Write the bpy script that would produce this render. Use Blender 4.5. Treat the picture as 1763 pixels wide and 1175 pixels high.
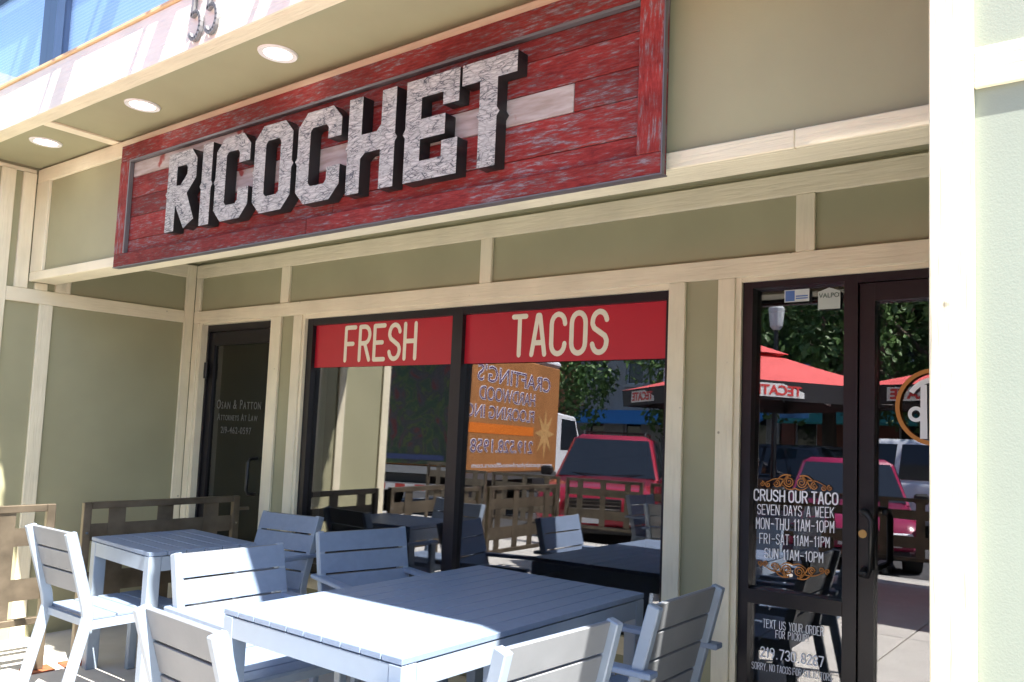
import bpy, bmesh, math, random
from mathutils import Vector, Matrix
random.seed(7)
R = math.radians
for o in list(bpy.data.objects): bpy.data.objects.remove(o)
S = bpy.context.scene
C = S.collection

# ------------------------------------------------------------------ camera
cd = bpy.data.cameras.new('camera'); cam = bpy.data.objects.new('camera', cd); C.objects.link(cam)
yaw, pitch, roll = 0.58228, 0.08013, 0.03063
fw = Vector((-math.sin(yaw)*math.cos(pitch), math.cos(yaw)*math.cos(pitch), math.sin(pitch)))
rt = Vector((math.cos(yaw), math.sin(yaw), 0)); up = rt.cross(fw)
r2 = rt*math.cos(roll) + up*math.sin(roll); u2 = -rt*math.sin(roll) + up*math.cos(roll)
M = Matrix((r2, u2, -fw)).transposed().to_4x4(); M.translation = Vector((0, -3.29693, 1.45))
cam.matrix_world = M
cd.sensor_fit = 'HORIZONTAL'; cd.sensor_width = 36.0
cd.lens = 1376.709/1763*36.0
cd.shift_x = -173.376/1763; cd.shift_y = 41.563/1763
cd.clip_end = 2000; cd.clip_start = 0.02
S.camera = cam

# ------------------------------------------------------------------ sky + sun
SUN = Vector((0.60, -0.20, 1.0)).normalized()
w = bpy.data.worlds.new('World'); S.world = w; w.use_nodes = True
nt = w.node_tree; bgn = nt.nodes['Background']
sky = nt.nodes.new('ShaderNodeTexSky'); sky.sky_type = 'NISHITA'; sky.sun_disc = False
sky.sun_elevation = math.asin(SUN.z); sky.sun_rotation = math.atan2(SUN.x, SUN.y)
sky.air_density = 1.0; sky.dust_density = 0.6; sky.ozone_density = 1.2
nt.links.new(sky.outputs[0], bgn.inputs[0]); bgn.inputs[1].default_value = 0.10
sl = bpy.data.lights.new('sun', 'SUN'); sl.energy = 5.0; sl.angle = R(0.53); sl.color = (1.0, 0.95, 0.87)
so = bpy.data.objects.new('sun', sl); C.objects.link(so)
so.rotation_euler = SUN.to_track_quat('Z', 'Y').to_euler(); so.location = (6, -3, 12)
vs = S.view_settings; vs.view_transform = 'Standard'; vs.look = 'None'; vs.gamma = 1; vs.exposure = 2.2
vs.use_curve_mapping = False

# ------------------------------------------------------------------ materials
MATS = {}
def _n(nt, t, **kw):
    n = nt.nodes.new(t)
    for k, v in kw.items(): setattr(n, k, v)
    return n
def mat(name, col, rough=.6, metal=0., nscale=None, namt=.12, stretch=(1, 1, 1), bscale=None, bstr=.15, bstretch=None, emit=0., spec=.5, coat=0.):
    if name in MATS: return MATS[name]
    m = bpy.data.materials.new(name); m.use_nodes = True; nt = m.node_tree; b = nt.nodes['Principled BSDF']
    b.inputs['Base Color'].default_value = (*col, 1); b.inputs['Roughness'].default_value = rough
    b.inputs['Metallic'].default_value = metal; b.inputs['Specular IOR Level'].default_value = spec
    b.inputs['Coat Weight'].default_value = coat; b.inputs['Coat Roughness'].default_value = .04
    if emit: b.inputs['Emission Color'].default_value = (*col, 1); b.inputs['Emission Strength'].default_value = emit
    tc = _n(nt, 'ShaderNodeTexCoord')
    if nscale:
        mp = _n(nt, 'ShaderNodeMapping'); mp.inputs['Scale'].default_value = stretch
        nz = _n(nt, 'ShaderNodeTexNoise'); nz.inputs['Scale'].default_value = nscale; nz.inputs['Detail'].default_value = 6
        mx = _n(nt, 'ShaderNodeMix', data_type='RGBA')
        mx.inputs[6].default_value = (*[c*(1-namt) for c in col], 1); mx.inputs[7].default_value = (*[min(1, c*(1+namt)) for c in col], 1)
        cr = _n(nt, 'ShaderNodeMapRange'); cr.inputs[1].default_value = .3; cr.inputs[2].default_value = .7
        nt.links.new(tc.outputs['Object'], mp.inputs[0]); nt.links.new(mp.outputs[0], nz.inputs[0])
        nt.links.new(nz.outputs[0], cr.inputs[0]); nt.links.new(cr.outputs[0], mx.inputs[0]); nt.links.new(mx.outputs[2], b.inputs['Base Color'])
    if bscale:
        mp2 = _n(nt, 'ShaderNodeMapping'); mp2.inputs['Scale'].default_value = bstretch or stretch
        n2 = _n(nt, 'ShaderNodeTexNoise'); n2.inputs['Scale'].default_value = bscale; n2.inputs['Detail'].default_value = 5
        bp = _n(nt, 'ShaderNodeBump'); bp.inputs['Strength'].default_value = bstr; bp.inputs['Distance'].default_value = .004
        nt.links.new(tc.outputs['Object'], mp2.inputs[0]); nt.links.new(mp2.outputs[0], n2.inputs[0])
        nt.links.new(n2.outputs[0], bp.inputs['Height']); nt.links.new(bp.outputs[0], b.inputs['Normal'])
    MATS[name] = m; return m

CR = (.76, .69, .515)
def cream(name, st):
    m = bpy.data.materials.new(name); m.use_nodes = True; nt = m.node_tree; b = nt.nodes['Principled BSDF']; b.inputs['Roughness'].default_value = .6; b.inputs['Specular IOR Level'].default_value = .35
    tc = _n(nt, 'ShaderNodeTexCoord'); oi = _n(nt, 'ShaderNodeObjectInfo')
    sc = _n(nt, 'ShaderNodeVectorMath', operation='SCALE'); sc.inputs[0].default_value = (5, 9, 7); nt.links.new(oi.outputs['Random'], sc.inputs['Scale'])
    ad = _n(nt, 'ShaderNodeVectorMath', operation='ADD'); nt.links.new(tc.outputs['Object'], ad.inputs[0]); nt.links.new(sc.outputs[0], ad.inputs[1])
    mp = _n(nt, 'ShaderNodeMapping'); mp.inputs['Scale'].default_value = st; nt.links.new(ad.outputs[0], mp.inputs[0])
    gr = _n(nt, 'ShaderNodeTexNoise'); gr.inputs['Scale'].default_value = 55; gr.inputs['Detail'].default_value = 5; gr.inputs['Distortion'].default_value = .6; nt.links.new(mp.outputs[0], gr.inputs[0])
    bl = _n(nt, 'ShaderNodeTexNoise'); bl.inputs['Scale'].default_value = 3.5; bl.inputs['Detail'].default_value = 3; nt.links.new(ad.outputs[0], bl.inputs[0])
    mx = _n(nt, 'ShaderNodeMix', data_type='RGBA'); mx.inputs[6].default_value = (*[c*.90 for c in CR], 1); mx.inputs[7].default_value = (*[c*1.05 for c in CR], 1)
    mr = _n(nt, 'ShaderNodeMapRange'); mr.inputs[1].default_value = .3; mr.inputs[2].default_value = .7; nt.links.new(bl.outputs[0], mr.inputs[0]); nt.links.new(mr.outputs[0], mx.inputs[0])
    gm = _n(nt, 'ShaderNodeMapRange'); gm.inputs[1].default_value = .36; gm.inputs[2].default_value = .5; gm.inputs[3].default_value = .965; gm.inputs[4].default_value = 1.0; nt.links.new(gr.outputs[0], gm.inputs[0])
    m2 = _n(nt, 'ShaderNodeVectorMath', operation='SCALE'); nt.links.new(mx.outputs[2], m2.inputs[0]); nt.links.new(gm.outputs[0], m2.inputs['Scale'])
    vo = _n(nt, 'ShaderNodeTexVoronoi'); vo.inputs['Scale'].default_value = 5.5; nt.links.new(ad.outputs[0], vo.inputs['Vector'])
    kn = _n(nt, 'ShaderNodeMapRange'); kn.inputs[1].default_value = .02; kn.inputs[2].default_value = .045; kn.inputs[3].default_value = .45; kn.inputs[4].default_value = 1.0; nt.links.new(vo.outputs['Distance'], kn.inputs[0])
    m3 = _n(nt, 'ShaderNodeVectorMath', operation='SCALE'); nt.links.new(m2.outputs[0], m3.inputs[0]); nt.links.new(kn.outputs[0], m3.inputs['Scale']); nt.links.new(m3.outputs[0], b.inputs['Base Color'])
    bp = _n(nt, 'ShaderNodeBump'); bp.inputs['Strength'].default_value = .7; bp.inputs['Distance'].default_value = .006
    nt.links.new(gr.outputs[0], bp.inputs['Height']); nt.links.new(bp.outputs[0], b.inputs['Normal'])
    return m
CX = cream('cream_paint_x', (.09, 1, 1.3)); CY = cream('cream_paint_y', (1, .09, 1.3)); CZ = cream('cream_paint_z', (1.3, 1.3, .09))
GP = mat('olive_panel', (.32, .305, .188), .7, nscale=2.5, namt=.06, bscale=220, bstr=.10)
STU = mat('pale_green_stucco', (.255, .29, .245), .85, nscale=3, namt=.04, bscale=260, bstr=.10)
BRONZE = mat('dark_bronze', (.016, .014, .018), .35, metal=.3, nscale=8, namt=.15)
BLK = mat('black_paint', (.012, .012, .013), .4)
CONC = mat('concrete', (.50, .475, .43), .9, nscale=3.5, namt=.10, bscale=90, bstr=.2)
ASPH = mat('asphalt', (.055, .055, .058), .9, nscale=1.2, namt=.2, bscale=200, bstr=.4)
REDV = mat('red_vinyl', (.44, .012, .028), .42, nscale=1.5, namt=.06)
IVORY = mat('ivory_vinyl', (.76, .72, .58), .5, nscale=20, namt=.03)
WHITE = mat('white_vinyl', (.80, .80, .84), .5)
ORANGE = mat('orange_vinyl', (.48, .18, .03), .5)
GREYV = mat('grey_vinyl', (.115, .115, .11), .5)
SLAT = mat('grey_slat', (.185, .24, .34), .42, nscale=5, namt=.06, stretch=(6, 6, 6), bscale=60, bstr=.12, bstretch=(1, 1, 1))
SLATB = mat('grey_back_slat', (.19, .20, .215), .55, nscale=6, namt=.08, bscale=50, bstr=.12)
ALU = mat('grey_aluminium_paint', (.25, .305, .38), .38, metal=.0, nscale=12, namt=.04)
STEEL = mat('weathered_steel', (.15, .12, .085), .42, metal=.6, nscale=7, namt=.35, bscale=60, bstr=.1)
RUST = mat('rust', (.26, .075, .03), .85, nscale=30, namt=.35)
CHROME = mat('chrome', (.6, .6, .62), .15, metal=1)
GREYM = mat('brushed_steel', (.36, .36, .37), .35, metal=.8)
BRASS = mat('brass', (.45, .30, .12), .3, metal=.9)
RUBBER = mat('rubber', (.02, .02, .02), .8)
LAMP = mat('lamp_lens', (1, .97, .9), .4, emit=3.0)
LRING = mat('lamp_ring', (.75, .75, .74), .4)
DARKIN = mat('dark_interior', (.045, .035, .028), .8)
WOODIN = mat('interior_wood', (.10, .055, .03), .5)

def barn(name, axis, seed):
    m = bpy.data.materials.new(name); m.use_nodes = True; nt = m.node_tree; b = nt.nodes['Principled BSDF']; b.inputs['Roughness'].default_value = .75
    b.inputs['Specular IOR Level'].default_value = .25
    tc = _n(nt, 'ShaderNodeTexCoord'); oi = _n(nt, 'ShaderNodeObjectInfo')
    ad = _n(nt, 'ShaderNodeVectorMath', operation='ADD'); sc = _n(nt, 'ShaderNodeVectorMath', operation='SCALE'); sc.inputs[0].default_value = (7, 3, 5)
    nt.links.new(oi.outputs['Random'], sc.inputs['Scale']); nt.links.new(tc.outputs['Object'], ad.inputs[0]); nt.links.new(sc.outputs[0], ad.inputs[1])
    def nz(s, stre, det=8, ro=.65):
        mp = _n(nt, 'ShaderNodeMapping'); mp.inputs['Scale'].default_value = stre
        n = _n(nt, 'ShaderNodeTexNoise'); n.inputs['Scale'].default_value = s; n.inputs['Detail'].default_value = det; n.inputs['Roughness'].default_value = ro
        nt.links.new(ad.outputs[0], mp.inputs[0]); nt.links.new(mp.outputs[0], n.inputs[0]); return n
    st = (.22, 1, 1.5) if axis == 'x' else (1.5, 1, .22)
    wear = nz(70, st, 10, .72); blot = nz(5.0, (.7, 1, 1.5)); grain = nz(90, st, 4)
    cr = _n(nt, 'ShaderNodeValToRGB'); e = cr.color_ramp.elements
    e[0].position = .38; e[0].color = (.17, .016, .017, 1); e[1].position = .50; e[1].color = (.30, .030, .026, 1)
    x = e.new(.555); x.color = (.22, .085, .085, 1); x = e.new(.615); x.color = (.30, .235, .265, 1)
    mm = _n(nt, 'ShaderNodeMath', operation='MULTIPLY_ADD'); mm.inputs[1].default_value = .34; 
    nt.links.new(blot.outputs[0], mm.inputs[0]); 
    m2 = _n(nt, 'ShaderNodeMath', operation='MULTIPLY'); m2.inputs[1].default_value = .68; nt.links.new(wear.outputs[0], m2.inputs[0]); nt.links.new(m2.outputs[0], mm.inputs[2])
    nt.links.new(mm.outputs[0], cr.inputs[0])
    pr = _n(nt, 'ShaderNodeMapRange'); pr.inputs[3].default_value = .62; pr.inputs[4].default_value = 1.08; nt.links.new(oi.outputs['Random'], pr.inputs[0])
    b2 = nz(5.5, (.5, 1, 1.6), 5); dm = _n(nt, 'ShaderNodeMapRange'); dm.inputs[1].default_value = .35; dm.inputs[2].default_value = .62; dm.inputs[3].default_value = 1.0; dm.inputs[4].default_value = .66; nt.links.new(b2.outputs[0], dm.inputs[0])
    pm = _n(nt, 'ShaderNodeMath', operation='MULTIPLY'); nt.links.new(pr.outputs[0], pm.inputs[0]); nt.links.new(dm.outputs[0], pm.inputs[1])
    ps = _n(nt, 'ShaderNodeVectorMath', operation='SCALE'); nt.links.new(cr.outputs[0], ps.inputs[0]); nt.links.new(pm.outputs[0], ps.inputs['Scale']); nt.links.new(ps.outputs[0], b.inputs['Base Color'])
    bp = _n(nt, 'ShaderNodeBump'); bp.inputs['Strength'].default_value = .6; bp.inputs['Distance'].default_value = .004
    nt.links.new(grain.outputs[0], bp.inputs['Height']); nt.links.new(bp.outputs[0], b.inputs['Normal'])
    return m
BARNX = barn('red_barn_wood_x', 'x', 1); BARNZ = barn('red_barn_wood_z', 'z', 2)
def whitewood():
    m = bpy.data.materials.new('grey_barn_wood'); m.use_nodes = True; nt = m.node_tree; b = nt.nodes['Principled BSDF']; b.inputs['Roughness'].default_value = .8
    tc = _n(nt, 'ShaderNodeTexCoord')
    mp = _n(nt, 'ShaderNodeMapping'); mp.inputs['Scale'].default_value = (.2, 1, 1.4); n = _n(nt, 'ShaderNodeTexNoise'); n.inputs['Scale'].default_value = 30; n.inputs['Detail'].default_value = 8
    n2 = _n(nt, 'ShaderNodeTexNoise'); n2.inputs['Scale'].default_value = 7; n2.inputs['Detail'].default_value = 5
    cr = _n(nt, 'ShaderNodeValToRGB'); e = cr.color_ramp.elements
    e[0].position = .35; e[0].color = (.30, .24, .21, 1); e[1].position = .6; e[1].color = (.43, .37, .35, 1)
    cr2 = _n(nt, 'ShaderNodeValToRGB'); e = cr2.color_ramp.elements; e[0].position = .60; e[0].color = (0, 0, 0, 1); e[1].position = .66; e[1].color = (1, 1, 1, 1)
    mx = _n(nt, 'ShaderNodeMix', data_type='RGBA'); mx.inputs[7].default_value = (.25, .05, .04, 1)
    nt.links.new(tc.outputs['Object'], mp.inputs[0]); nt.links.new(mp.outputs[0], n.inputs[0]); nt.links.new(tc.outputs['Object'], n2.inputs[0])
    nt.links.new(n.outputs[0], cr.inputs[0]); nt.links.new(n2.outputs[0], cr2.inputs[0]); nt.links.new(cr2.outputs[0], mx.inputs[0]); nt.links.new(cr.outputs[0], mx.inputs[6]); nt.links.new(mx.outputs[2], b.inputs['Base Color'])
    bp = _n(nt, 'ShaderNodeBump'); bp.inputs['Strength'].default_value = .5; bp.inputs['Distance'].default_value = .003
    nt.links.new(n.outputs[0], bp.inputs['Height']); nt.links.new(bp.outputs[0], b.inputs['Normal'])
    return m
WWOOD = whitewood()
def crackle():
    m = bpy.data.materials.new('crackled_silver'); m.use_nodes = True; nt = m.node_tree; b = nt.nodes['Principled BSDF']; b.inputs['Roughness'].default_value = .5; b.inputs['Metallic'].default_value = .1
    tc = _n(nt, 'ShaderNodeTexCoord'); 
    nz = _n(nt, 'ShaderNodeTexNoise'); nz.inputs['Scale'].default_value = 14; nz.inputs['Detail'].default_value = 3
    va = _n(nt, 'ShaderNodeVectorMath', operation='MULTIPLY_ADD'); va.inputs[1].default_value = (.035, .035, .035)
    nt.links.new(tc.outputs['Object'], nz.inputs[0]); nt.links.new(nz.outputs['Color'], va.inputs[0]); nt.links.new(tc.outputs['Object'], va.inputs[2])
    outs = []
    for sc, ro, sz in (((.14, 1, 1), (0, .18, 0), 105), ((.20, 1, 1), (0, -.45, 0), 52)):
        mp = _n(nt, 'ShaderNodeMapping'); mp.inputs['Rotation'].default_value = ro; mp.inputs['Scale'].default_value = sc; nt.links.new(va.outputs[0], mp.inputs[0])
        vo = _n(nt, 'ShaderNodeTexVoronoi', feature='DISTANCE_TO_EDGE'); vo.inputs['Scale'].default_value = sz; nt.links.new(mp.outputs[0], vo.inputs['Vector']); outs.append(vo)
    n2 = _n(nt, 'ShaderNodeTexNoise'); n2.inputs['Scale'].default_value = 16; nt.links.new(tc.outputs['Object'], n2.inputs[0])
    mi = _n(nt, 'ShaderNodeMath', operation='MINIMUM'); nt.links.new(outs[0].outputs['Distance'], mi.inputs[0]); nt.links.new(outs[1].outputs['Distance'], mi.inputs[1])
    br = _n(nt, 'ShaderNodeMapRange'); br.inputs[1].default_value = .42; br.inputs[2].default_value = .62; br.inputs[3].default_value = 0; br.inputs[4].default_value = .035; nt.links.new(n2.outputs[0], br.inputs[0])
    ad = _n(nt, 'ShaderNodeMath', operation='ADD'); nt.links.new(mi.outputs[0], ad.inputs[0]); nt.links.new(br.outputs[0], ad.inputs[1])
    cr = _n(nt, 'ShaderNodeValToRGB'); e = cr.color_ramp.elements; e[0].position = .012; e[0].color = (.05, .05, .06, 1); e[1].position = .055; e[1].color = (.36, .34, .315, 1)
    x = e.new(.25); x.color = (.52, .49, .455, 1)
    nt.links.new(ad.outputs[0], cr.inputs[0]); nt.links.new(cr.outputs[0], b.inputs['Base Color'])
    bp = _n(nt, 'ShaderNodeBump'); bp.inputs['Strength'].default_value = .5; bp.inputs['Distance'].default_value = .003
    nt.links.new(cr.outputs[0], bp.inputs['Height']); nt.links.new(bp.outputs[0], b.inputs['Normal'])
    return m
CRACK = crackle()
def glass(name, tint=(.8, .82, .84), f0=.075):
    m = bpy.data.materials.new(name); m.use_nodes = True; nt = m.node_tree; nt.nodes.remove(nt.nodes['Principled BSDF']); out = nt.nodes['Material Output']
    tr = _n(nt, 'ShaderNodeBsdfTransparent'); tr.inputs[0].default_value = (*tint, 1)
    gl = _n(nt, 'ShaderNodeBsdfGlossy'); gl.inputs['Roughness'].default_value = .0; gl.inputs[0].default_value = (.95, .96, 1, 1)
    lw = _n(nt, 'ShaderNodeLayerWeight'); lw.inputs[0].default_value = .5
    pw = _n(nt, 'ShaderNodeMath', operation='POWER'); pw.inputs[1].default_value = 5
    ma = _n(nt, 'ShaderNodeMath', operation='MULTIPLY_ADD'); ma.inputs[1].default_value = .9; ma.inputs[2].default_value = f0
    ms = _n(nt, 'ShaderNodeMixShader')
    nt.links.new(lw.outputs['Facing'], pw.inputs[0]); nt.links.new(pw.outputs[0], ma.inputs[0]); nt.links.new(ma.outputs[0], ms.inputs[0])
    nt.links.new(tr.outputs[0], ms.inputs[1]); nt.links.new(gl.outputs[0], ms.inputs[2]); nt.links.new(ms.outputs[0], out.inputs[0])
    return m
GLASS = glass('window_glass', (.68, .68, .71), .15)
DGLASS = glass('smoked_glass', (.35, .35, .34), .08)
CARGL = mat('car_glass', (.015, .02, .028), .03, spec=.6)
def blind_mat():  # blind slats with the sky's reflected blue painted into their colour
    m = bpy.data.materials.new('sky_tinted_blind'); m.use_nodes = True; nt = m.node_tree; b = nt.nodes['Principled BSDF']; b.inputs['Roughness'].default_value = .7
    tc = _n(nt, 'ShaderNodeTexCoord'); wv = _n(nt, 'ShaderNodeTexWave', bands_direction='Z'); wv.inputs['Scale'].default_value = 16
    mx = _n(nt, 'ShaderNodeMix', data_type='RGBA'); mx.inputs[6].default_value = (.38, .62, .82, 1); mx.inputs[7].default_value = (.50, .74, .90, 1)
    nt.links.new(tc.outputs['Object'], wv.inputs[0]); nt.links.new(wv.outputs[0], mx.inputs[0]); nt.links.new(mx.outputs[2], b.inputs['Base Color'])
    return m
BLIND = blind_mat()

# ------------------------------------------------------------------ builders
class MB:
    def __init__(s): s.bm = bmesh.new()
    def box(s, x0, x1, y0, y1, z0, z1, mi=0):
        v = [s.bm.verts.new(p) for p in ((x0,y0,z0),(x1,y0,z0),(x1,y1,z0),(x0,y1,z0),(x0,y0,z1),(x1,y0,z1),(x1,y1,z1),(x0,y1,z1))]
        for f in ((3,2,1,0),(4,5,6,7),(0,1,5,4),(1,2,6,5),(2,3,7,6),(3,0,4,7)):
            q = s.bm.faces.new([v[i] for i in f]); q.material_index = mi
        return s
    def bar(s, a, b, wx, wy, ref=(0, 0, 1)):
        a, b = Vector(a), Vector(b); d = (b-a).normalized(); ref = Vector(ref)
        if abs(d.dot(ref)) > .98: ref = Vector((0, 1, 0))
        u = d.cross(ref).normalized(); v = u.cross(d)
        P = [[s.bm.verts.new(p + u*wx/2*i + v*wy/2*j) for i, j in ((-1,-1),(1,-1),(1,1),(-1,1))] for p in (a, b)]
        s.bm.faces.new(P[0][::-1]); s.bm.faces.new(P[1])
        for k in range(4): s.bm.faces.new((P[0][k], P[0][(k+1)%4], P[1][(k+1)%4], P[1][k]))
        return s
    def path(s, pts, wx, wd, axis=(1, 0, 0)):   # bent rectangular tube; wx along axis, wd in the bend plane
        ax = Vector(axis); rings = []
        for i, p in enumerate(pts):
            p = Vector(p); a = Vector(pts[max(i-1, 0)]); b = Vector(pts[min(i+1, len(pts)-1)])
            d = (b-a).normalized(); n = ax.cross(d).normalized()
            rings.append([s.bm.verts.new(p + ax*wx/2*i2 + n*wd/2*j) for i2, j in ((-1,-1),(1,-1),(1,1),(-1,1))])
        s.bm.faces.new(rings[0][::-1]); s.bm.faces.new(rings[-1])
        for A, B in zip(rings, rings[1:]):
            for k in range(4): s.bm.faces.new((A[k], A[(k+1)%4], B[(k+1)%4], B[k]))
        return s
    def tube(s, pts, rad, n=10, cap=True):
        rings = []
        for i, p in enumerate(pts):
            p = Vector(p); a = Vector(pts[max(i-1, 0)]); b = Vector(pts[min(i+1, len(pts)-1)]); d = (b-a).normalized()
            ref = Vector((0, 0, 1)) if abs(d.z) < .9 else Vector((1, 0, 0))
            u = d.cross(ref).normalized(); v = u.cross(d); r = rad[i] if isinstance(rad, (list, tuple)) else rad
            rings.append([s.bm.verts.new(p + (u*math.cos(t)+v*math.sin(t))*r) for t in [2*math.pi*k/n for k in range(n)]])
        if cap: s.bm.faces.new(rings[0][::-1]); s.bm.faces.new(rings[-1])
        for A, B in zip(rings, rings[1:]):
            for k in range(n): s.bm.faces.new((A[k], A[(k+1)%n], B[(k+1)%n], B[k]))
        return s
    def cyl(s, c, r, h, axis='z', n=20, r2=None):
        c = Vector(c); d = {'x': Vector((1,0,0)), 'y': Vector((0,1,0)), 'z': Vector((0,0,1))}[axis]
        return s.tube([c-d*h/2, c+d*h/2], [r, r if r2 is None else r2], n)
    def poly(s, pts, mi=0):
        f = s.bm.faces.new([s.bm.verts.new(p) for p in pts]); f.material_index = mi; return s
    def prism(s, prof, axis, a, b):   # prof: 2D points; axis 'x': (y,z) ; 'y': (x,z)
        f = (lambda p, t: (t, p[0], p[1])) if axis == 'x' else ((lambda p, t: (p[0], t, p[1])) if axis == 'y' else (lambda p, t: (p[0], p[1], t)))
        A = [s.bm.verts.new(f(p, a)) for p in prof]; B = [s.bm.verts.new(f(p, b)) for p in prof]
        s.bm.faces.new(A[::-1]); s.bm.faces.new(B)
        for k in range(len(A)): s.bm.faces.new((A[k], A[(k+1)%len(A)], B[(k+1)%len(A)], B[k]))
        return s
    def bevel(s, w, seg=1):
        bmesh.ops.bevel(s.bm, geom=[e for e in s.bm.edges], offset=w, segments=seg, affect='EDGES', clamp_overlap=True); return s
    def mesh(s, name, mats, smooth=False):
        bmesh.ops.recalc_face_normals(s.bm, faces=s.bm.faces)
        me = bpy.data.meshes.new(name); s.bm.to_mesh(me); s.bm.free()
        for m in (mats if isinstance(mats, (list, tuple)) else [mats]): me.materials.append(m)
        if smooth:
            for p in me.polygons: p.use_smooth = True
        return me
    def build(s, name, mats, parent=None, smooth=False):
        return link(name, s.mesh(name, mats, smooth), parent)
def link(name, me, parent=None):
    o = bpy.data.objects.new(name, me); C.objects.link(o)
    if parent: o.parent = parent
    return o
def tag(o, label=None, cat=None, group=None, kind=None):
    if label: o['label'] = label
    if cat: o['category'] = cat
    if group: o['group'] = group
    if kind: o['kind'] = kind
    return o
def thing(name, label, cat, loc=(0, 0, 0), rz=0, group=None):
    o = bpy.data.objects.new(name, None); C.objects.link(o); o.location = loc; o.rotation_euler = (0, 0, rz); o.empty_display_size = .1
    return tag(o, label, cat, group)
def copy_tree(o, parent=None):
    c = o.copy(); C.objects.link(c)
    if parent: c.parent = parent
    for ch in list(o.children): copy_tree(ch, c)
    return c
def place(o, loc, rz, label, group=None):
    o.location = loc; o.rotation_euler = (0, 0, R(rz)); o['label'] = label
    if group: o['group'] = group
    return o
def bx(name, x0, x1, y0, y1, z0, z1, m, parent=None, bev=.0):
    b = MB().box(x0, x1, y0, y1, z0, z1)
    if bev: b.bevel(bev)
    return b.build(name, m, parent)
def curve_mesh(splines, extrude, mats, bevel=0.):
    cu = bpy.data.curves.new('tmp', 'CURVE'); cu.dimensions = '2D'; cu.fill_mode = 'BOTH'; cu.extrude = extrude; cu.bevel_depth = bevel
    for pts in splines:
        sp = cu.splines.new('POLY'); sp.points.add(len(pts)-1)
        for q, p in zip(sp.points, pts): q.co = (p[0], p[1], 0, 1)
        sp.use_cyclic_u = True
    o = bpy.data.objects.new('tmp', cu); C.objects.link(o)
    me = bpy.data.meshes.new_from_object(o.evaluated_get(bpy.context.evaluated_depsgraph_get()))
    bpy.data.objects.remove(o); bpy.data.curves.remove(cu)
    me.materials.clear()
    for m in mats: me.materials.append(m)
    return me
def text_mesh(txt, extrude, m, bold=0., spacing=1., shear=0., line=1., round_=0.):
    cu = bpy.data.curves.new('tmp', 'FONT'); cu.body = txt; cu.extrude = extrude; cu.offset = bold; cu.space_character = spacing; cu.resolution_u = 3
    cu.align_x = 'CENTER'; cu.space_line = line; cu.shear = shear
    o = bpy.data.objects.new('tmp', cu); C.objects.link(o)
    me = bpy.data.meshes.new_from_object(o.evaluated_get(bpy.context.evaluated_depsgraph_get()))
    bpy.data.objects.remove(o); bpy.data.curves.remove(cu)
    me.materials.clear(); me.materials.append(m)
    return me
def fit_xz(me, x0, x1, z0, z1, y, dz=0.):   # text lies in XZ facing -Y; dz lifts the right end
    xs = [v.co.x for v in me.vertices]; ys = [v.co.y for v in me.vertices]
    a, b, c, d = min(xs), max(xs), min(ys), max(ys)
    for v in me.vertices:
        t = (v.co.x-a)/(b-a); u = (v.co.y-c)/(d-c)
        v.co = (x0+(x1-x0)*t, y - v.co.z, z0+(z1-z0)*u + dz*t)
    me.update(); return me
def text_obj(name, txt, x0, x1, z0, z1, y, m, parent, bold=0., spacing=1., ext=.0008, dz=0.):
    me = fit_xz(text_mesh(txt, ext, m, bold, spacing), x0, x1, z0, z1, y, dz); me.name = name
    return link(name, me, parent)

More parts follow.
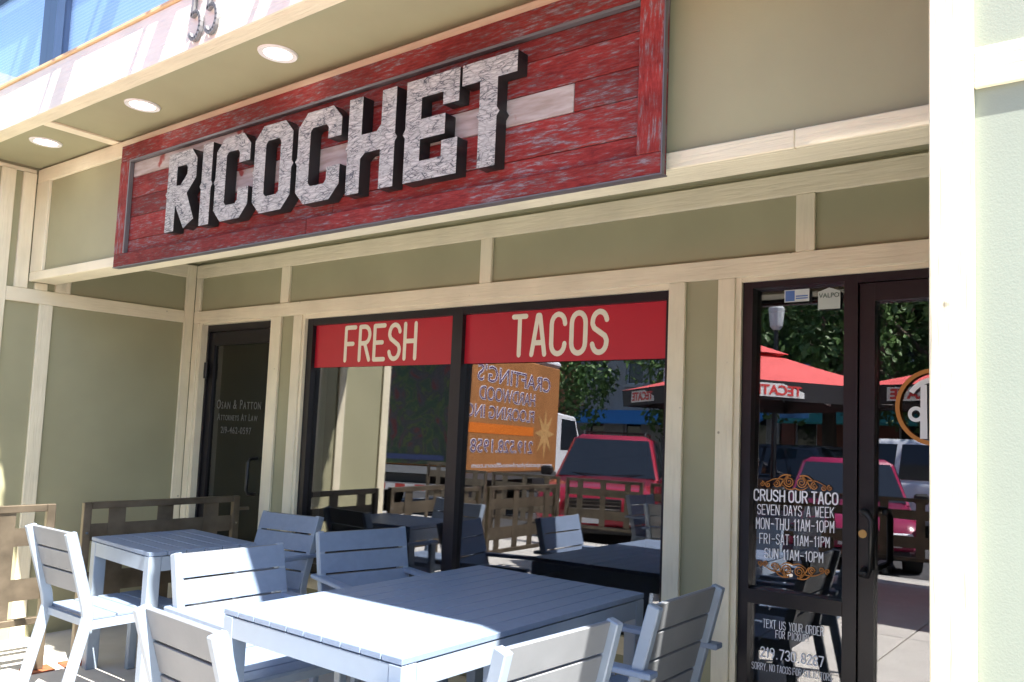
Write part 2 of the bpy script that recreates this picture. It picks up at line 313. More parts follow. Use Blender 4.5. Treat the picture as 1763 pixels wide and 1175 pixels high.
# stroke lettering: condensed round-ended capitals drawn as ribbons in a 1 x 2 cell
def _arc(cx, cy, rx, ry, a0, a1, n=8): return [(cx+rx*math.cos(R(a0+(a1-a0)*k/n)), cy+ry*math.sin(R(a0+(a1-a0)*k/n))) for k in range(n+1)]
_O = _arc(.5, 1.5, .5, .5, 0, 180)+_arc(.5, .5, .5, .5, 180, 360)+[(1, 1.5)]
_P = [(0, 0), (0, 2), (.5, 2)]+_arc(.5, 1.5, .5, .5, 90, -90)+[(0, 1)]
_S = _arc(.5, 1.5, .5, .5, 10, 180, 8)+[(0, 1.4), (.12, 1.2), (.88, .8), (1, .6)]+_arc(.5, .5, .5, .5, 0, -170, 8)
SF = {'A': [[(0, 0), (.42, 2), (.58, 2), (1, 0)], [(.16, .6), (.84, .6)]], 'C': [_arc(.5, 1.5, .5, .5, 0, 180)+_arc(.5, .5, .5, .5, 180, 360)], 'D': [[(0, 0), (0, 2), (.5, 2)]+_arc(.5, 1.5, .5, .5, 90, 0)+_arc(.5, .5, .5, .5, 0, -90)+[(0, 0)]],
 'E': [[(1, 2), (0, 2), (0, 0), (1, 0)], [(0, 1), (.8, 1)]], 'F': [[(1, 2), (0, 2), (0, 0)], [(0, 1), (.8, 1)]], 'H': [[(0, 0), (0, 2)], [(1, 0), (1, 2)], [(0, 1), (1, 1)]], 'I': [[(.5, 0), (.5, 2)]], 'K': [[(0, 0), (0, 2)], [(1, 2), (0, .9)], [(.3, 1.2), (1, 0)]], 'L': [[(0, 2), (0, 0), (1, 0)]],
 'M': [[(0, 0), (0, 2), (.5, .8), (1, 2), (1, 0)]], 'N': [[(0, 0), (0, 2), (1, 0), (1, 2)]], 'O': [_O], 'P': [_P], 'R': [_P, [(.5, 1), (1, 0)]], 'S': [_S], 'T': [[(0, 2), (1, 2)], [(.5, 2), (.5, 0)]], 'U': [[(0, 2), (0, .5)]+_arc(.5, .5, .5, .5, 180, 360)+[(1, 2)]],
 'V': [[(0, 2), (.5, 0), (1, 2)]], 'W': [[(0, 2), (.22, 0), (.5, 1.3), (.78, 0), (1, 2)]], 'X': [[(0, 0), (1, 2)], [(0, 2), (1, 0)]], 'Y': [[(0, 2), (.5, 1), (1, 2)], [(.5, 1), (.5, 0)]], '-': [[(.1, 1), (.9, 1)]], '.': [[(.5, 0), (.5, .05)]], ',': [[(.5, .1), (.4, -.2)]], '!': [[(.5, 2), (.5, .6)], [(.5, 0), (.5, .05)]],
 '0': [_O], '1': [[(.25, 1.6), (.6, 2), (.6, 0)]], '2': [_arc(.5, 1.5, .5, .5, 170, -20)+[(0, 0), (1, 0)]], '3': [_arc(.5, 1.5, .5, .5, 160, -80)+_arc(.5, .5, .5, .5, 80, -160)], '7': [[(0, 2), (1, 2), (.35, 0)]], '8': [_arc(.5, 1.5, .45, .5, -90, 270, 16), _arc(.5, .5, .5, .5, 90, 450, 16)], '9': [_arc(.5, 1.5, .5, .5, 0, 360, 16), [(1, 1.5), (.9, .6), (.5, 0)]]}
def stroke_text(txt, x0, x1, z0, z1, y, m, parent, wt=.16, gap=.42, dz=0., narrow='1I!.,', name='lettering'):
    adv = []; cur = 0.
    for ch in txt:
        if ch == ' ': cur += .55; continue
        w_ = .55 if ch in narrow else 1.; adv.append((ch, cur, w_)); cur += w_+gap
    kk = 0; cur -= gap; sx = (x1-x0)/cur; sz = (z1-z0)/2; th = wt*min(sz, sx*1.25)*1.25; b = MB()
    for ch, c, w_ in adv:
        for st in SF[ch]:
            P = [Vector((x0+(c+(p[0] if w_ == 1. else (p[0]-.5)*.9+.27))*sx, z0+p[1]*sz)) for p in st]
            P = [Vector((p.x, p.y+dz*(p.x-x0)/(x1-x0))) for p in P]
            for i, (p, q) in enumerate(zip(P, P[1:])):
                d = q-p
                if d.length < 1e-7: continue
                n = Vector((-d.y, d.x)).normalized()*th/2; kk += 1; yy = y-.000004*kk
                b.poly([(p.x+n.x, yy, p.y+n.y), (p.x-n.x, yy, p.y-n.y), (q.x-n.x, yy, q.y-n.y), (q.x+n.x, yy, q.y+n.y)])
            for i, p in enumerate(P): b.poly([(p.x+th/2*math.cos(a*math.pi/4), y-.0004-.000004*(kk+i), p.y+th/2*math.sin(a*math.pi/4)) for a in range(8)])
    for f in b.bm.faces:
        f.normal_update()
        if f.normal.y > 0: f.normal_flip()
    me = bpy.data.meshes.new('lettering'); b.bm.to_mesh(me); b.bm.free(); me.materials.append(m)
    o = link(name, me, parent)
    if name == 'lettering': o['kind'] = 'stuff'
    return o

# ================================================================== SETTING
g = MB().poly([(-400, -600, -.16), (400, -600, -.16), (400, 400, -.16), (-400, 400, -.16)]).build('road', ASPH); tag(g, 'dark asphalt street surface', None, kind='structure')
for k in range(9):
    bx('painted_line', -14+k*2.7, -13.9+k*2.7, -11.3, -6.2, -.16+.002, -.156, mat('road_paint', (.7, .7, .68), .7, nscale=20, namt=.1), g)
pv = bx('pavement', -30, 20, -6.0, 6.5, -.3, -.012, mat('joint_sand', (.22, .2, .17), .95)); tag(pv, 'pale concrete pavement in front of the shop', None, kind='structure')
slab = MB().box(-.743, .743, -.743, .743, -.012, 0).bevel(.004).mesh('paving_slab', CONC)
for i in range(-8, 4):
    for j in range(4):
        o = link('paving_slab', slab, pv); o.location = (i*1.5+.75, -.77-j*1.5, 0)
kb = bx('kerb', -30, 20, -6.16, -6.0, -.3, 0, mat('kerb_concrete', (.42, .41, .38), .9, nscale=4, namt=.1), None, .01); tag(kb, 'concrete kerb along the parking bays', None, kind='structure')

# ================================================================== BUILDING
XL = -6.006; YP = -1.80; YR = -1.62; YF = -1.532; ZS = 3.031; ZH = 2.155; ZT = 2.245
B = thing('storefront_building', 'olive panelled shopfront with cream trim boards and a deep soffit', 'building')
T = .02
def hb(x0, x1, z0, z1, yf=0., t=T): return bx('trim_board', x0, x1, yf, yf+t, z0, z1, CX, B, .003)
def vb(x0, x1, z0, z1, yf=0., t=T): return bx('trim_board', x0, x1, yf, yf+t, z0, z1, CZ, B, .003)
# --- storefront wall: panels behind trim
def pan(x0, x1, z0, z1, y=.02, d=.03): return bx('wall_panel', x0, x1, y, y+d, z0, z1, GP, B)
hb(XL, .3, ZH, ZT)                                   # header
hb(XL, .3, 2.501, 2.60)                              # top trim
pan(XL, .3, ZT-.05, 2.62)
vb(XL+.001, -5.939, .0, ZH-.001); vb(XL+.001, -5.939, ZT+.001, 2.5)
for a, b in ((-4.934, -4.843), (-3.089, -3.004), (-1.236, -1.15)): vb(a, b, ZT+.001, 2.5)
vb(-5.024, -4.912, 0, ZH-.001); pan(-4.93, -4.75, 0, ZH+.02); vb(-4.769, -4.680, 0, ZH-.001)
vb(-1.864, -1.775, 0, ZH-.001); pan(-1.80, -1.59, 0, ZH+.02); vb(-1.605, -1.52, 0, ZH-.001)
# jambs (reveals)
bx('jamb', -5.939, -5.905, .012, .10, 0, ZH, CZ, B); bx('jamb', -4.680, -4.655, .012, .10, .47, ZH, CZ, B); bx('jamb', -1.52, -1.492, .012, .10, 0, ZH, CZ, B)
bx('head_lip', -4.655, -1.864, .015, .10, ZH-.028, ZH+.01, CX, B); bx('head_lip', -1.492, .1, .015, .10, ZH-.022, ZH+.01, CX, B); bx('head_lip', -5.905, -5.024, .015, .10, ZH-.012, ZH+.01, CX, B)
# under-window apron
hb(-4.679, -1.865, .385, .47, -.004, .03); pan(-4.68, -1.86, 0.0, .40); hb(-4.679, -1.865, .001, .09)
# solid wall cores so that no light leaks
core = mat('wall_core', (.2, .19, .15), .9)
bx('wall_core', -5.02, -4.64, .05, .2, 0, 2.9, core, B); bx('wall_core', -1.87, -1.5, .05, .2, 0, 2.9, core, B); bx('wall_core', XL, .3, .05, .2, ZT+.0, 2.9, core, B); bx('wall_core', -4.64, -1.87, .1, .2, 0, .45, core, B)
# --- recess ceiling between beam and wall
bx('ceiling_panel', XL, .3, -.95, .05, 2.62, 2.66, GP, B)
# --- sign beam
bx('beam_board', XL+.001, -.342, -1.0775, -.942, 2.2935, 2.31, CX, B, .003)     # underside
hb(XL+.001, -.832, 2.292, 2.349, -1.098); hb(-.831, -.342, 2.292, 2.349, -1.098); bx('beam_board', XL+.001, -.342, -.962, -.942, 2.311, 2.62, GP, B)
pan(XL, -.342, 2.34, 3.06, -1.078, .04)
hb(XL+.001, -.342, 2.94, ZS-.002, -1.096); vb(XL+.001, -5.83, 2.35, 2.939, -1.097)
# --- left side wall (faces +X)
def sp(y0, y1, z0, z1): return bx('wall_panel', XL-.05, XL-T, y0, y1, z0, z1, GP, B)
def sh(y0, y1, z0, z1, t=T): return bx('trim_board', XL-T, XL-T+t, y0, y1, z0, z1, CY, B, .003)
def sv(y0, y1, z0, z1, t=T): return bx('trim_board', XL-T, XL-T+t, y0, y1, z0, z1, CZ, B, .003)
sp(YP, .25, 0, 3.6)
sh(-1.214, -.0705, ZH, ZT); sv(-.07, -.0005, 0, 2.6, .019); sv(-1.023, -.944, 0, ZH-.001); sv(-.94, -.847, ZT+.001, 2.62); sv(-1.06, -.985, ZT+.001, 2.291)
sv(-1.292, -1.215, 0, ZS-.03); sv(-1.175, -1.10, ZT+.001, ZS-.03); sh(YP+.09, -1.293, ZH, ZT); sh(-.845, -.071, 2.501, 2.60)
sv(YP, YP+.085, 0, 3.6, .021); sh(-1.10, YP+.086, ZS-.028, ZS-.002, .012) if False else sh(YP+.086, -1.101, ZS-.028, ZS-.002, .012)
# left pier front face, running on to the left
bx('wall_panel', -9.5, XL-.02, YP+.02, YP+.06, 0, 3.6, STU, B); bx('trim_board', XL-.115, XL-.0005, YP-.001, YP+.0195, 0, 3.6, CZ, B, .003)
# --- upper soffit and fascia
bx('soffit_panel', XL, -.342, YF+.06, -1.06, ZS+.012, ZS+.05, GP, B)
bx('trim_board', XL-.05, -.342, YF+.0005, YF+.082, ZS, ZS+.03, CX, B, .003)
bx('trim_board', -5.037, -4.950, YF+.083, -1.0765, ZS, ZS+.012, CY, B, .002)
CR_ = CR; CR = (.80, .775, .70); FB = cream('pale_cream_fascia', (.09, 1, 1.3)); CR = CR_
bx('fascia_board', -9.5, -.342, YF, YF+.05, ZS+.0015, 3.285, FB, B, .004)
bx('cap_board', -9.5, -.342, YF-.010, YF+.12, 3.2855, 3.305, mat('orange_cream', (.62, .44, .24), .6, nscale=8, namt=.08), B, .003)
bx('soffit_core', -9.5, -.342, YF+.05, .2, 3.08, 3.28, core, B)
# upper storey windows
UW = bx('upper_wall', -9.5, 1.6, -1.30, -1.1, 3.30, 6.4, mat('upper_wall_paint', (.5, .48, .38), .8), B)
blueframe = mat('blue_grey_frame', (.03, .055, .11), .35, metal=.3)
for x0, x1 in ((-7.2, -5.02), (-4.86, -2.7), (-2.54, -.4)):
    wn = bx('window', x0, x1, -1.43, -1.42, 3.32, 4.5, BLIND, B)
    bx('glass_pane', x0, x1, -1.462, -1.456, 3.32, 4.5, glass('sky_glass', (.92, .95, 1), .08), wn)
    f = MB(); f.box(x0-.08, x0, -1.50, -1.40, 3.3055, 4.6); f.box(x1, x1+.08, -1.5005, -1.3995, 3.3055, 4.6)
    f.box(x0, x1, -1.49, -1.41, 4.5, 4.6); f.box(x0, x1, -1.49, -1.41, 3.3055, 3.325); f.box(x0, x1, -1.485, -1.45, 3.93, 3.97)
    f.build('window_frame', blueframe, wn)
# added bars above the view, casting slanted shadow bands on the fascia
for x in (-5.0, -4.02, -3.06, -2.1):
    o = bx('shadow_caster', x-.0, x+.11, -1.80, -1.3, 4.22, 4.30, blueframe, B); bx('thin_shadow_caster', x-.16, x-.135, -1.80, -1.3, 4.22, 4.25, blueframe, o)
# --- right pier
bx('wall_panel', -.3405, 2.2, YR+.015, -1.40, 0, 3.7, STU, B)
bx('trim_board', -.3465, -.2630, YR-.005, YR+.0145, 0, 3.7, CZ, B, .003); bx('trim_board', -.2625, 2.2, YR+.003, YR+.0146, 2.152, 2.235, CX, B, .0025)
bx('trim_board', -.3465, -.341, YR+.015, -1.38, 0, 3.7, CZ, B, .002)
bx('wall_panel', .30, .4, -1.4, .2, 0, 3.3, GP, B)
# --- interior shell
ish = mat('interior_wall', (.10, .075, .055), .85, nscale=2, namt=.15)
bx('interior_wall', -4.98, -4.93, .2, 5.0, 0, 2.8, ish, B); bx('interior_wall', -4.98, .5, 5.0, 5.1, 0, 2.8, ish, B); bx('interior_wall', .5, .6, .2, 5.0, 0, 2.8, ish, B)
bx('interior_ceiling', -6.1, .6, .2, 5.1, 2.8, 2.9, DARKIN, B); bx('interior_floor', -6.1, .6, .1, 5.1, -.01, .004, WOODIN, B)
bx('interior_wall', -6.1, -6.0, .05, 5.0, 0, 2.8, DARKIN, B); bx('interior_wall', -6.0, -4.98, 1.6, 1.7, 0, 2.8, DARKIN, B)

# --- attorney door
def door_frame(name, x0, x1, z0, z1, y0, y1, st, top, bot, m, parent, mid=None):
    b = MB(); b.box(x0, x0+st, y0, y1, z0, z1); b.box(x1-st, x1, y0, y1, z0, z1); b.box(x0+st, x1-st, y0+.001, y1-.001, z1-top, z1); b.box(x0+st, x1-st, y0+.001, y1-.001, z0, z0+bot)
    if mid: b.box(x0+st, x1-st, y0+.001, y1-.001, mid[0], mid[1])
    return b.build(name, m, parent)
D1 = door_frame('door', -5.884, -5.03, .01, 2.09, .075, .115, .058, .10, .2, BRONZE, B); D1['label'] = 'dark narrow office door with smoked glass'
b = MB(); b.box(-5.905, -5.8855, .06, .13, 0, 2.143); b.box(-5.8855, -5.024, .061, .129, 2.092, 2.143); b.build('door_frame', BRONZE, D1)
bx('glass_pane', -5.83, -5.085, .092, .098, .2, 1.99, DGLASS, D1)
MB().tube([(-5.19, .075, 1.17), (-5.19, .02, 1.165), (-5.19, .005, 1.14), (-5.19, .005, .95), (-5.19, .02, .925), (-5.19, .075, .92)], .012, 8).build('handle', BLK, D1, True)
MB().cyl((-5.884, .055, 1.80), .016, .12).build('hinge', BLK, D1)
def caps(parent, txt, x0, x1, z0, z1, y, m, slope=0.):     # small-caps line
    words = []; 
    me = text_mesh(txt, .0006, m, .004, 1.05)
    o = link('lettering', fit_xz(me, x0, x1, z0, z1, y, slope), parent); return o
# small capitals: large initials and smaller following capitals
def smallcaps(parent, txt, x0, x1, zb, zt, y, m, small=.78, xs=1.0):
    segs = []; cur = 0.
    for ch in txt:
        if ch == ' ': cur += .35; continue
        me = text_mesh(ch.upper(), .0006, m, .004); s = 1. if (ch.isupper() or not ch.isalpha()) else small
        a = min(v.co.x for v in me.vertices); bb = max(v.co.x for v in me.vertices); segs.append((me, cur, a, s)); cur += (bb-a)*s*.8+.11
    tot = cur; B2 = bmesh.new(); k = (x1-x0)/tot; hz = (zt-zb)/.72
    for me, c, a, s in segs:
        for v in me.vertices: v.co = (x0+(c+(v.co.x-a)*s*.8)*k, y-v.co.z, zb+v.co.y*s*hz)
        B2.from_mesh(me); bpy.data.meshes.remove(me)
    me = bpy.data.meshes.new('lettering'); B2.to_mesh(me); B2.free(); me.materials.append(m)
    return tag(link('lettering', me, parent), kind='stuff')
smallcaps(D1, 'Osan & Patton', -5.765, -5.20, 1.515, 1.585, .089, GREYV)
smallcaps(D1, 'Attorneys At Law', -5.745, -5.235, 1.43, 1.482, .089, GREYV)
smallcaps(D1, '219-462-0597', -5.69, -5.30, 1.335, 1.385, .089, GREYV)

# --- shop window
def tilt(o, zc, deg=.35):
    for v in o.data.vertices: v.co.y += (v.co.z-zc)*math.tan(R(deg))
    return o
W1 = MB(); x0, x1, z0, z1 = -4.655, -1.864, .47, ZH-.028
for a, bb in ((x0, x0+.055), (-3.315, -3.235), (x1-.03, x1)): W1.box(a, bb, .035, .115, z0, z1)
for a, bb in ((x0+.055, -3.315), (-3.235, x1-.03)):
    W1.box(a, bb, .036, .114, z1-.045, z1); W1.box(a, bb, .036, .114, z0, z0+.06)
W1 = W1.build('window', BRONZE, B); W1['label'] = 'wide two-pane shop window with red lettered bands'
for a, bb, t, lx0, lx1, lz0, lz1 in ((-4.60, -3.315, 'FRESH', -4.30, -3.635, 1.832, 2.066), (-3.235, -1.894, 'TACOS', -2.885, -2.245, 1.83, 2.064)):
    tilt(bx('glass_pane', a, bb, .066, .072, z0+.06, z1-.045, GLASS, W1), z0+.06, .35 if a < -4 else .8)
    bx('red_band', a, bb, .0635, .066, 1.80, z1-.045, REDV, W1)
    cw_ = (lx1-lx0-.02)/(5+.5*4)
    for q, ch in enumerate(t): stroke_text(ch, lx0+.01+q*cw_*1.5, lx0+.01+q*cw_*1.5+cw_, lz0+.01, lz1-.012, .0625, IVORY, W1, .215, .5, name='letter')

# --- entrance: side light + door
E1 = MB(); E1.box(-1.492, -1.445, .03, .12, 0, ZH-.022); E1.box(-1.03, -.972, .03, .12, 0, ZH-.022); E1.box(-1.445, -1.03, .031, .119, 2.105, ZH-.022); E1.box(-.972, .1, .031, .119, 2.095, ZH-.022); E1.box(-.06, .1, .03, .12, 0, 2.095)
E1.box(-1.445, -1.03, .025, .119, .715, .775); E1.box(-1.445, -1.03, .031, .119, 0, .10)
E1 = E1.build('entrance_frame', BRONZE, B)
tilt(bx('glass_pane', -1.445, -1.03, .069, .075, .775, 2.105, GLASS, E1), .775, .6); bx('glass_pane', -1.445, -1.03, .066, .072, .10, .715, GLASS, E1)
D2 = door_frame('door', -.968, -.064, .01, 2.092, .045, .09, .062, .075, .18, BRONZE, B); D2['label'] = 'dark glazed entrance door with a round logo'
tilt(bx('glass_pane', -.906, -.126, .068, .074, .18, 2.018, GLASS, D2), .18, .6)
MB().tube([(-.945, .045, 1.145), (-.935, -.02, 1.15), (-.905, -.052, 1.148), (-.885, -.06, 1.12), (-.885, -.06, .935), (-.905, -.052, .907), (-.935, -.02, .905), (-.945, .045, .91)], .014, 10).build('handle', BLK, D2, True)
MB().tube([(-.870, .075, 1.145), (-.870, .14, 1.145), (-.87, .155, 1.13), (-.87, .155, .925), (-.87, .14, .91), (-.87, .075, .91)], .013, 10).build('handle', BLK, D2, True)
MB().cyl((-.95, .043, 1.056), .017, .01, 'y').build('lock', BRASS, D2)
# logo: ring, curved bar and dagger
def ring(name, cx, cz, r0, r1, y, m, parent, a0=0, a1=360, n=48):
    b = MB()
    for k in range(n):
        t0, t1 = R(a0+(a1-a0)*k/n), R(a0+(a1-a0)*(k+1)/n)
        b.poly([(cx+r0*math.cos(t0), y, cz+r0*math.sin(t0)), (cx+r1*math.cos(t0), y, cz+r1*math.sin(t0)), (cx+r1*math.cos(t1), y, cz+r1*math.sin(t1)), (cx+r0*math.cos(t1), y, cz+r0*math.sin(t1))])
    return b.build(name, m, parent)
LX, LZ = -.672, 1.578
ring('logo_ring', LX, LZ, .138, .155, .0605, ORANGE, D2)
ring('logo_arc', LX, LZ, .098, .119, .0605, WHITE, D2, 32, 148, 24)
for sx in (-1, 1):
    bxx = LX+sx*.044
    MB().poly([(bxx-.012, .0603, LZ+.088), (bxx-.014, .0603, LZ-.128), (bxx+.014, .0603, LZ-.128), (bxx+.012, .0603, LZ+.088)]).build('logo_blade', WHITE, D2)
    ring('logo_loop', LX+sx*.074, LZ-.03, .016, .031, .0604, WHITE, D2)
# writing on the side light
yt = .0645
for t, a, bb, c, d, bold, dz in (('CRUSH OUR TACO', -1.437, -1.062, 1.156, 1.203, .03, .008), ('SEVEN  DAYS  A  WEEK', -1.42, -1.078, 1.096, 1.138, .012, .012), ('MON-THU  11AM-10PM', -1.425, -1.077, 1.032, 1.079, .012, .014),
        ('FRI-SAT  11AM-11PM', -1.408, -1.096, .97, 1.012, .012, .013), ('SUN  11AM-10PM', -1.383, -1.123, .909, .95, .012, .008), ('TEXT  US  YOUR  ORDER', -1.386, -1.118, .61, .645, .008, .006), ('FOR  PICKUP!', -1.327, -1.18, .575, .606, .008, .004),
        ('219.730.8287', -1.395, -1.116, .485, .525, .02, .005), ('SORRY, NO TACOS FOR SOLICITORS', -1.435, -1.079, .426, .455, .004, .013)):
    stroke_text(t, a, bb, c, d, yt, WHITE, E1, .24 if bold > .015 else .17, .45, dz)
def scroll(name, cx, cz, flip, m, parent):
    b = MB()
    def spiral(x, z, r, turns, dirx, w=.0045):
        pts = []
        for k in range(26):
            t = k/25; a = t*turns*2*math.pi; rr = r*(1-t*.85); pts.append((x+dirx*rr*math.sin(a), z+flip*rr*math.cos(a)))
        for p, q in zip(pts, pts[1:]):
            d = Vector((q[0]-p[0], q[1]-p[1])); 
            if d.length < 1e-6: continue
            n = Vector((-d.y, d.x)).normalized()*w/2
            b.poly([(p[0]+n.x, yt, p[1]+n.y), (p[0]-n.x, yt, p[1]-n.y), (q[0]-n.x, yt, q[1]-n.y), (q[0]+n.x, yt, q[1]+n.y)])
    def arc(p0, p1, bulge, w=.0055):
        pts = []
        for k in range(15):
            t = k/14; x = p0[0]+(p1[0]-p0[0])*t; z = p0[1]+(p1[1]-p0[1])*t+bulge*math.sin(math.pi*t)*(1 if t < 2 else 1); pts.append((x, z))
        for i, (p, q) in enumerate(zip(pts, pts[1:])):
            d = Vector((q[0]-p[0], q[1]-p[1])); n = Vector((-d.y, d.x)).normalized()*w/2*(1.4-i/14)
            b.poly([(p[0]+n.x, yt, p[1]+n.y), (p[0]-n.x, yt, p[1]-n.y), (q[0]-n.x, yt, q[1]-n.y), (q[0]+n.x, yt, q[1]+n.y)])
    for s in (-1, 1):
        spiral(cx+s*.028, cz+flip*.004, .026, 2.2, s); spiral(cx+s*.085, cz-flip*.008, .017, 1.7, -s); spiral(cx+s*.125, cz-flip*.014, .013, 1.5, s); spiral(cx+s*.152, cz-flip*.012, .012, 1.4, -s)
        arc((cx+s*.02, cz+flip*.03), (cx+s*.10, cz-flip*.012), flip*.020); arc((cx+s*.05, cz+flip*.012), (cx+s*.15, cz-flip*.02), flip*.015, .004); arc((cx+s*.03, cz+flip*.022), (cx+s*.07, cz-flip*.02), flip*.012, .008); arc((cx, cz-flip*.022), (cx+s*.06, cz-flip*.01), -flip*.012, .004)
    return b.build(name, m, parent)
scroll('ornament', -1.248, 1.242, 1, ORANGE, E1); scroll('ornament', -1.254, .870, -1, ORANGE, E1)
st = bx('sticker', -1.308, -1.194, yt-.001, yt, 2.036, 2.091, mat('sticker_pale', (.55, .62, .60), .5), E1)
MB().poly([(-1.303, yt-.0014, 2.040), (-1.26, yt-.0014, 2.040), (-1.26, yt-.0014, 2.087), (-1.303, yt-.0014, 2.087)]).build('sticker_print', mat('sticker_blue', (.08, .17, .42), .5), E1)
for z in (2.048, 2.058): MB().poly([(-1.255, yt-.0014, z), (-1.20, yt-.0014, z), (-1.20, yt-.0014, z+.006), (-1.255, yt-.0014, z+.006)]).build('sticker_print', mat('sticker_blue', (.08, .17, .42), .5), E1)
MB().prism([(-1.154, 1.996), (-1.057, 1.996), (-1.057, 2.072), (-1.105, 2.09), (-1.154, 2.072)], 'y', yt-.001, yt).build('sticker', mat('sticker_pale2', (.46, .52, .48), .5), E1)
text_obj('lettering', 'VALPO', -1.150, -1.062, 2.045, 2.066, yt-.0025, mat('sticker_ink', (.05, .09, .07), .5), E1)

# house numbers
NUM = mat('number_grey', (.17, .17, .175), .45)
for a in (-3.385, -3.262):
    P5 = [(.85, 2), (.25, 2), (.08, 1.1)]+_arc(.42, .62, .5, .58, 125, -150, 14)
    pts = [(a+p[0]*.085, YF-.012, 3.055+p[1]*.105) for p in P5]
    nb = MB()
    for p, q in zip(pts, pts[1:]):
        d = (Vector(q)-Vector(p)).normalized()*.003; nb.bar(Vector(p)-d, Vector(q)+d, .017, .014, (0, 1, 0))
    nb.build('house_number', NUM, B)

# --- downlights
def downlight(x, label):
    t = thing('recessed_downlight', label, 'downlight', (x, -1.305, ZS+.012), 0, 'downlights recessed in the soffit')
    b = MB(); n = 32; r0, r1 = .058, .083
    for k in range(n):
        a, c = 2*math.pi*k/n, 2*math.pi*(k+1)/n
        for (ra, za, rb, zb) in ((r1, -.001, r1-.004, -.009), (r1-.004, -.009, r0, -.006), (r0, -.006, r0, .0)):
            b.poly([(ra*math.cos(a), ra*math.sin(a), za), (ra*math.cos(c), ra*math.sin(c), za), (rb*math.cos(c), rb*math.sin(c), zb), (rb*math.cos(a), rb*math.sin(a), zb)])
    b.build('trim_ring', LRING, t); MB().cyl((0, 0, -.0025), r0-.0005, .004, 'z', 32).build('lens', LAMP, t)
downlight(-5.372, 'round lit downlight in the small soffit panel beside the side wall')
downlight(-4.261, 'round lit downlight in the soffit above the sign letters R and I')
downlight(-3.111, 'round lit downlight in the soffit above the middle sign letters')

# ================================================================== SIGN
sg = thing('wooden_sign', 'red barn wood sign board with raised silver letters reading RICOCHET', 'sign', (0, 0, 0))
yb = -1.10; yfp = -1.135; yfr = -1.155
bx('backing', -4.76, -1.262, yfp+.008, -1.1005, 2.275, 2.945, mat('sign_back', (.05, .04, .04), .8), sg)
bx('frame_board', -4.772, -1.252, yfr, -1.1195, 2.864, 2.957, BARNX, sg, .003); bx('frame_board', -3.05, -1.252, yfr, -1.1195, 2.266, 2.337, BARNX, sg, .003); bx('frame_board', -4.772, -3.053, yfr, -1.1195, 2.266, 2.337, BARNX, sg, .003)
bx('frame_board', -4.772, -4.674, yfr-.001, -1.1195, 2.3375, 2.8635, BARNZ, sg, .003); bx('frame_board', -1.345, -1.252, yfr-.001, -1.1195, 2.3375, 2.8635, BARNZ, sg, .003)
ge = mat('grey_metal_edge', (.16, .15, .16), .45, metal=.5)
e = MB(); e.box(-4.774, -1.2475, yfr-.001, yfr+.036, 2.2615, 2.2655); e.box(-1.2518, -1.2475, yfr-.001, yfr+.018, 2.2655, 2.957); e.build('edge_strip', ge, sg)
e = MB(); e.box(-4.674, -1.345, yfp-.022, yfp-.0, 2.853, 2.8638); e.box(-4.6735, -4.662, yfp-.021, yfp-.0, 2.338, 2.853); e.build('edge_strip', ge, sg)
rows = [2.338, 2.4085, 2.4115, 2.541, 2.544, 2.647, 2.65, 2.767, 2.77, 2.853]
pl = [((2.338, 2.4085), [(-4.66, -2.9, 0), (-2.897, -1.346, 0)]), ((2.4115, 2.5415), [(-4.66, -3.55, 0), (-3.547, -1.346, 0)]), ((2.544, 2.6475), [(-4.66, -3.72, 0), (-3.717, -1.620, 1), (-1.617, -1.346, 0)]),
      ((2.65, 2.7675), [(-4.66, -2.5, 0), (-2.497, -1.346, 0)]), ((2.77, 2.8525), [(-4.66, -3.62, 1), (-3.617, -1.346, 0)])]
for (za, zb), L in pl:
    for a, c, wh in L:
        d = random.uniform(-.002, .002)
        o = bx('plank', a, c, yfp+d, yfp+.02, za, zb, WWOOD if wh else BARNX, sg, .0025)
H = .41; s = .082
def spurL(x, up): return [(x, .217), (x-.013, .2), (x, .183)] if not up else [(x, .183), (x-.013, .2), (x, .217)]
LET = []
LET.append((-4.097, [[(0,0),(.085,0),(.085,.135),(.175,.005),(.262,.045),(.185,.185),(.262,.255),(.262,.355),(.21,H),(0,H)]+spurL(0,0), [(.085,.235),(.085,.335),(.165,.335),(.18,.32),(.18,.285),(.125,.235)]]))
LET.append((-3.785, [[(0,0),(.085,0),(.085,.183),(.098,.2),(.085,.217),(.085,H),(0,H)]+spurL(0,0)]))
Cc = lambda w: [[(.06,0),(w-.06,0),(w,.06),(w,.145),(w-.085,.145),(w-.085,.09),(w-.1,.075),(.1,.075),(.085,.09),(.085,.32),(.1,.335),(w-.1,.335),(w-.085,.32),(w-.085,.27),(w,.27),(w,.35),(w-.06,H),(.06,H),(0,.35)]+spurL(0,0)+[(0,.06)]]
LET.append((-3.663, Cc(.275)))
LET.append((-3.352, [[(.06,0),(.22,0),(.28,.06),(.28,.183),(.293,.2),(.28,.217),(.28,.35),(.22,H),(.06,H),(0,.35)]+spurL(0,0)+[(0,.06)], [(.1,.075),(.085,.09),(.085,.32),(.1,.335),(.18,.335),(.195,.32),(.195,.09),(.18,.075)]]))
LET.append((-3.033, Cc(.29)))
LET.append((-2.698, [[(0,0),(.083,0),(.083,.145),(.11,.165),(.2,.165),(.2,0),(.283,0),(.283,.183),(.296,.2),(.283,.217),(.283,H),(.2,H),(.2,.27),(.175,.245),(.083,.245),(.083,H),(0,H)]+spurL(0,0)]))
LET.append((-2.357, [[(0,0),(.282,0),(.282,.14),(.2,.14),(.2,.078),(.085,.078),(.085,.165),(.215,.165),(.215,.245),(.085,.245),(.085,.332),(.2,.332),(.2,.28),(.282,.28),(.282,H),(0,H)]+spurL(0,0)]))
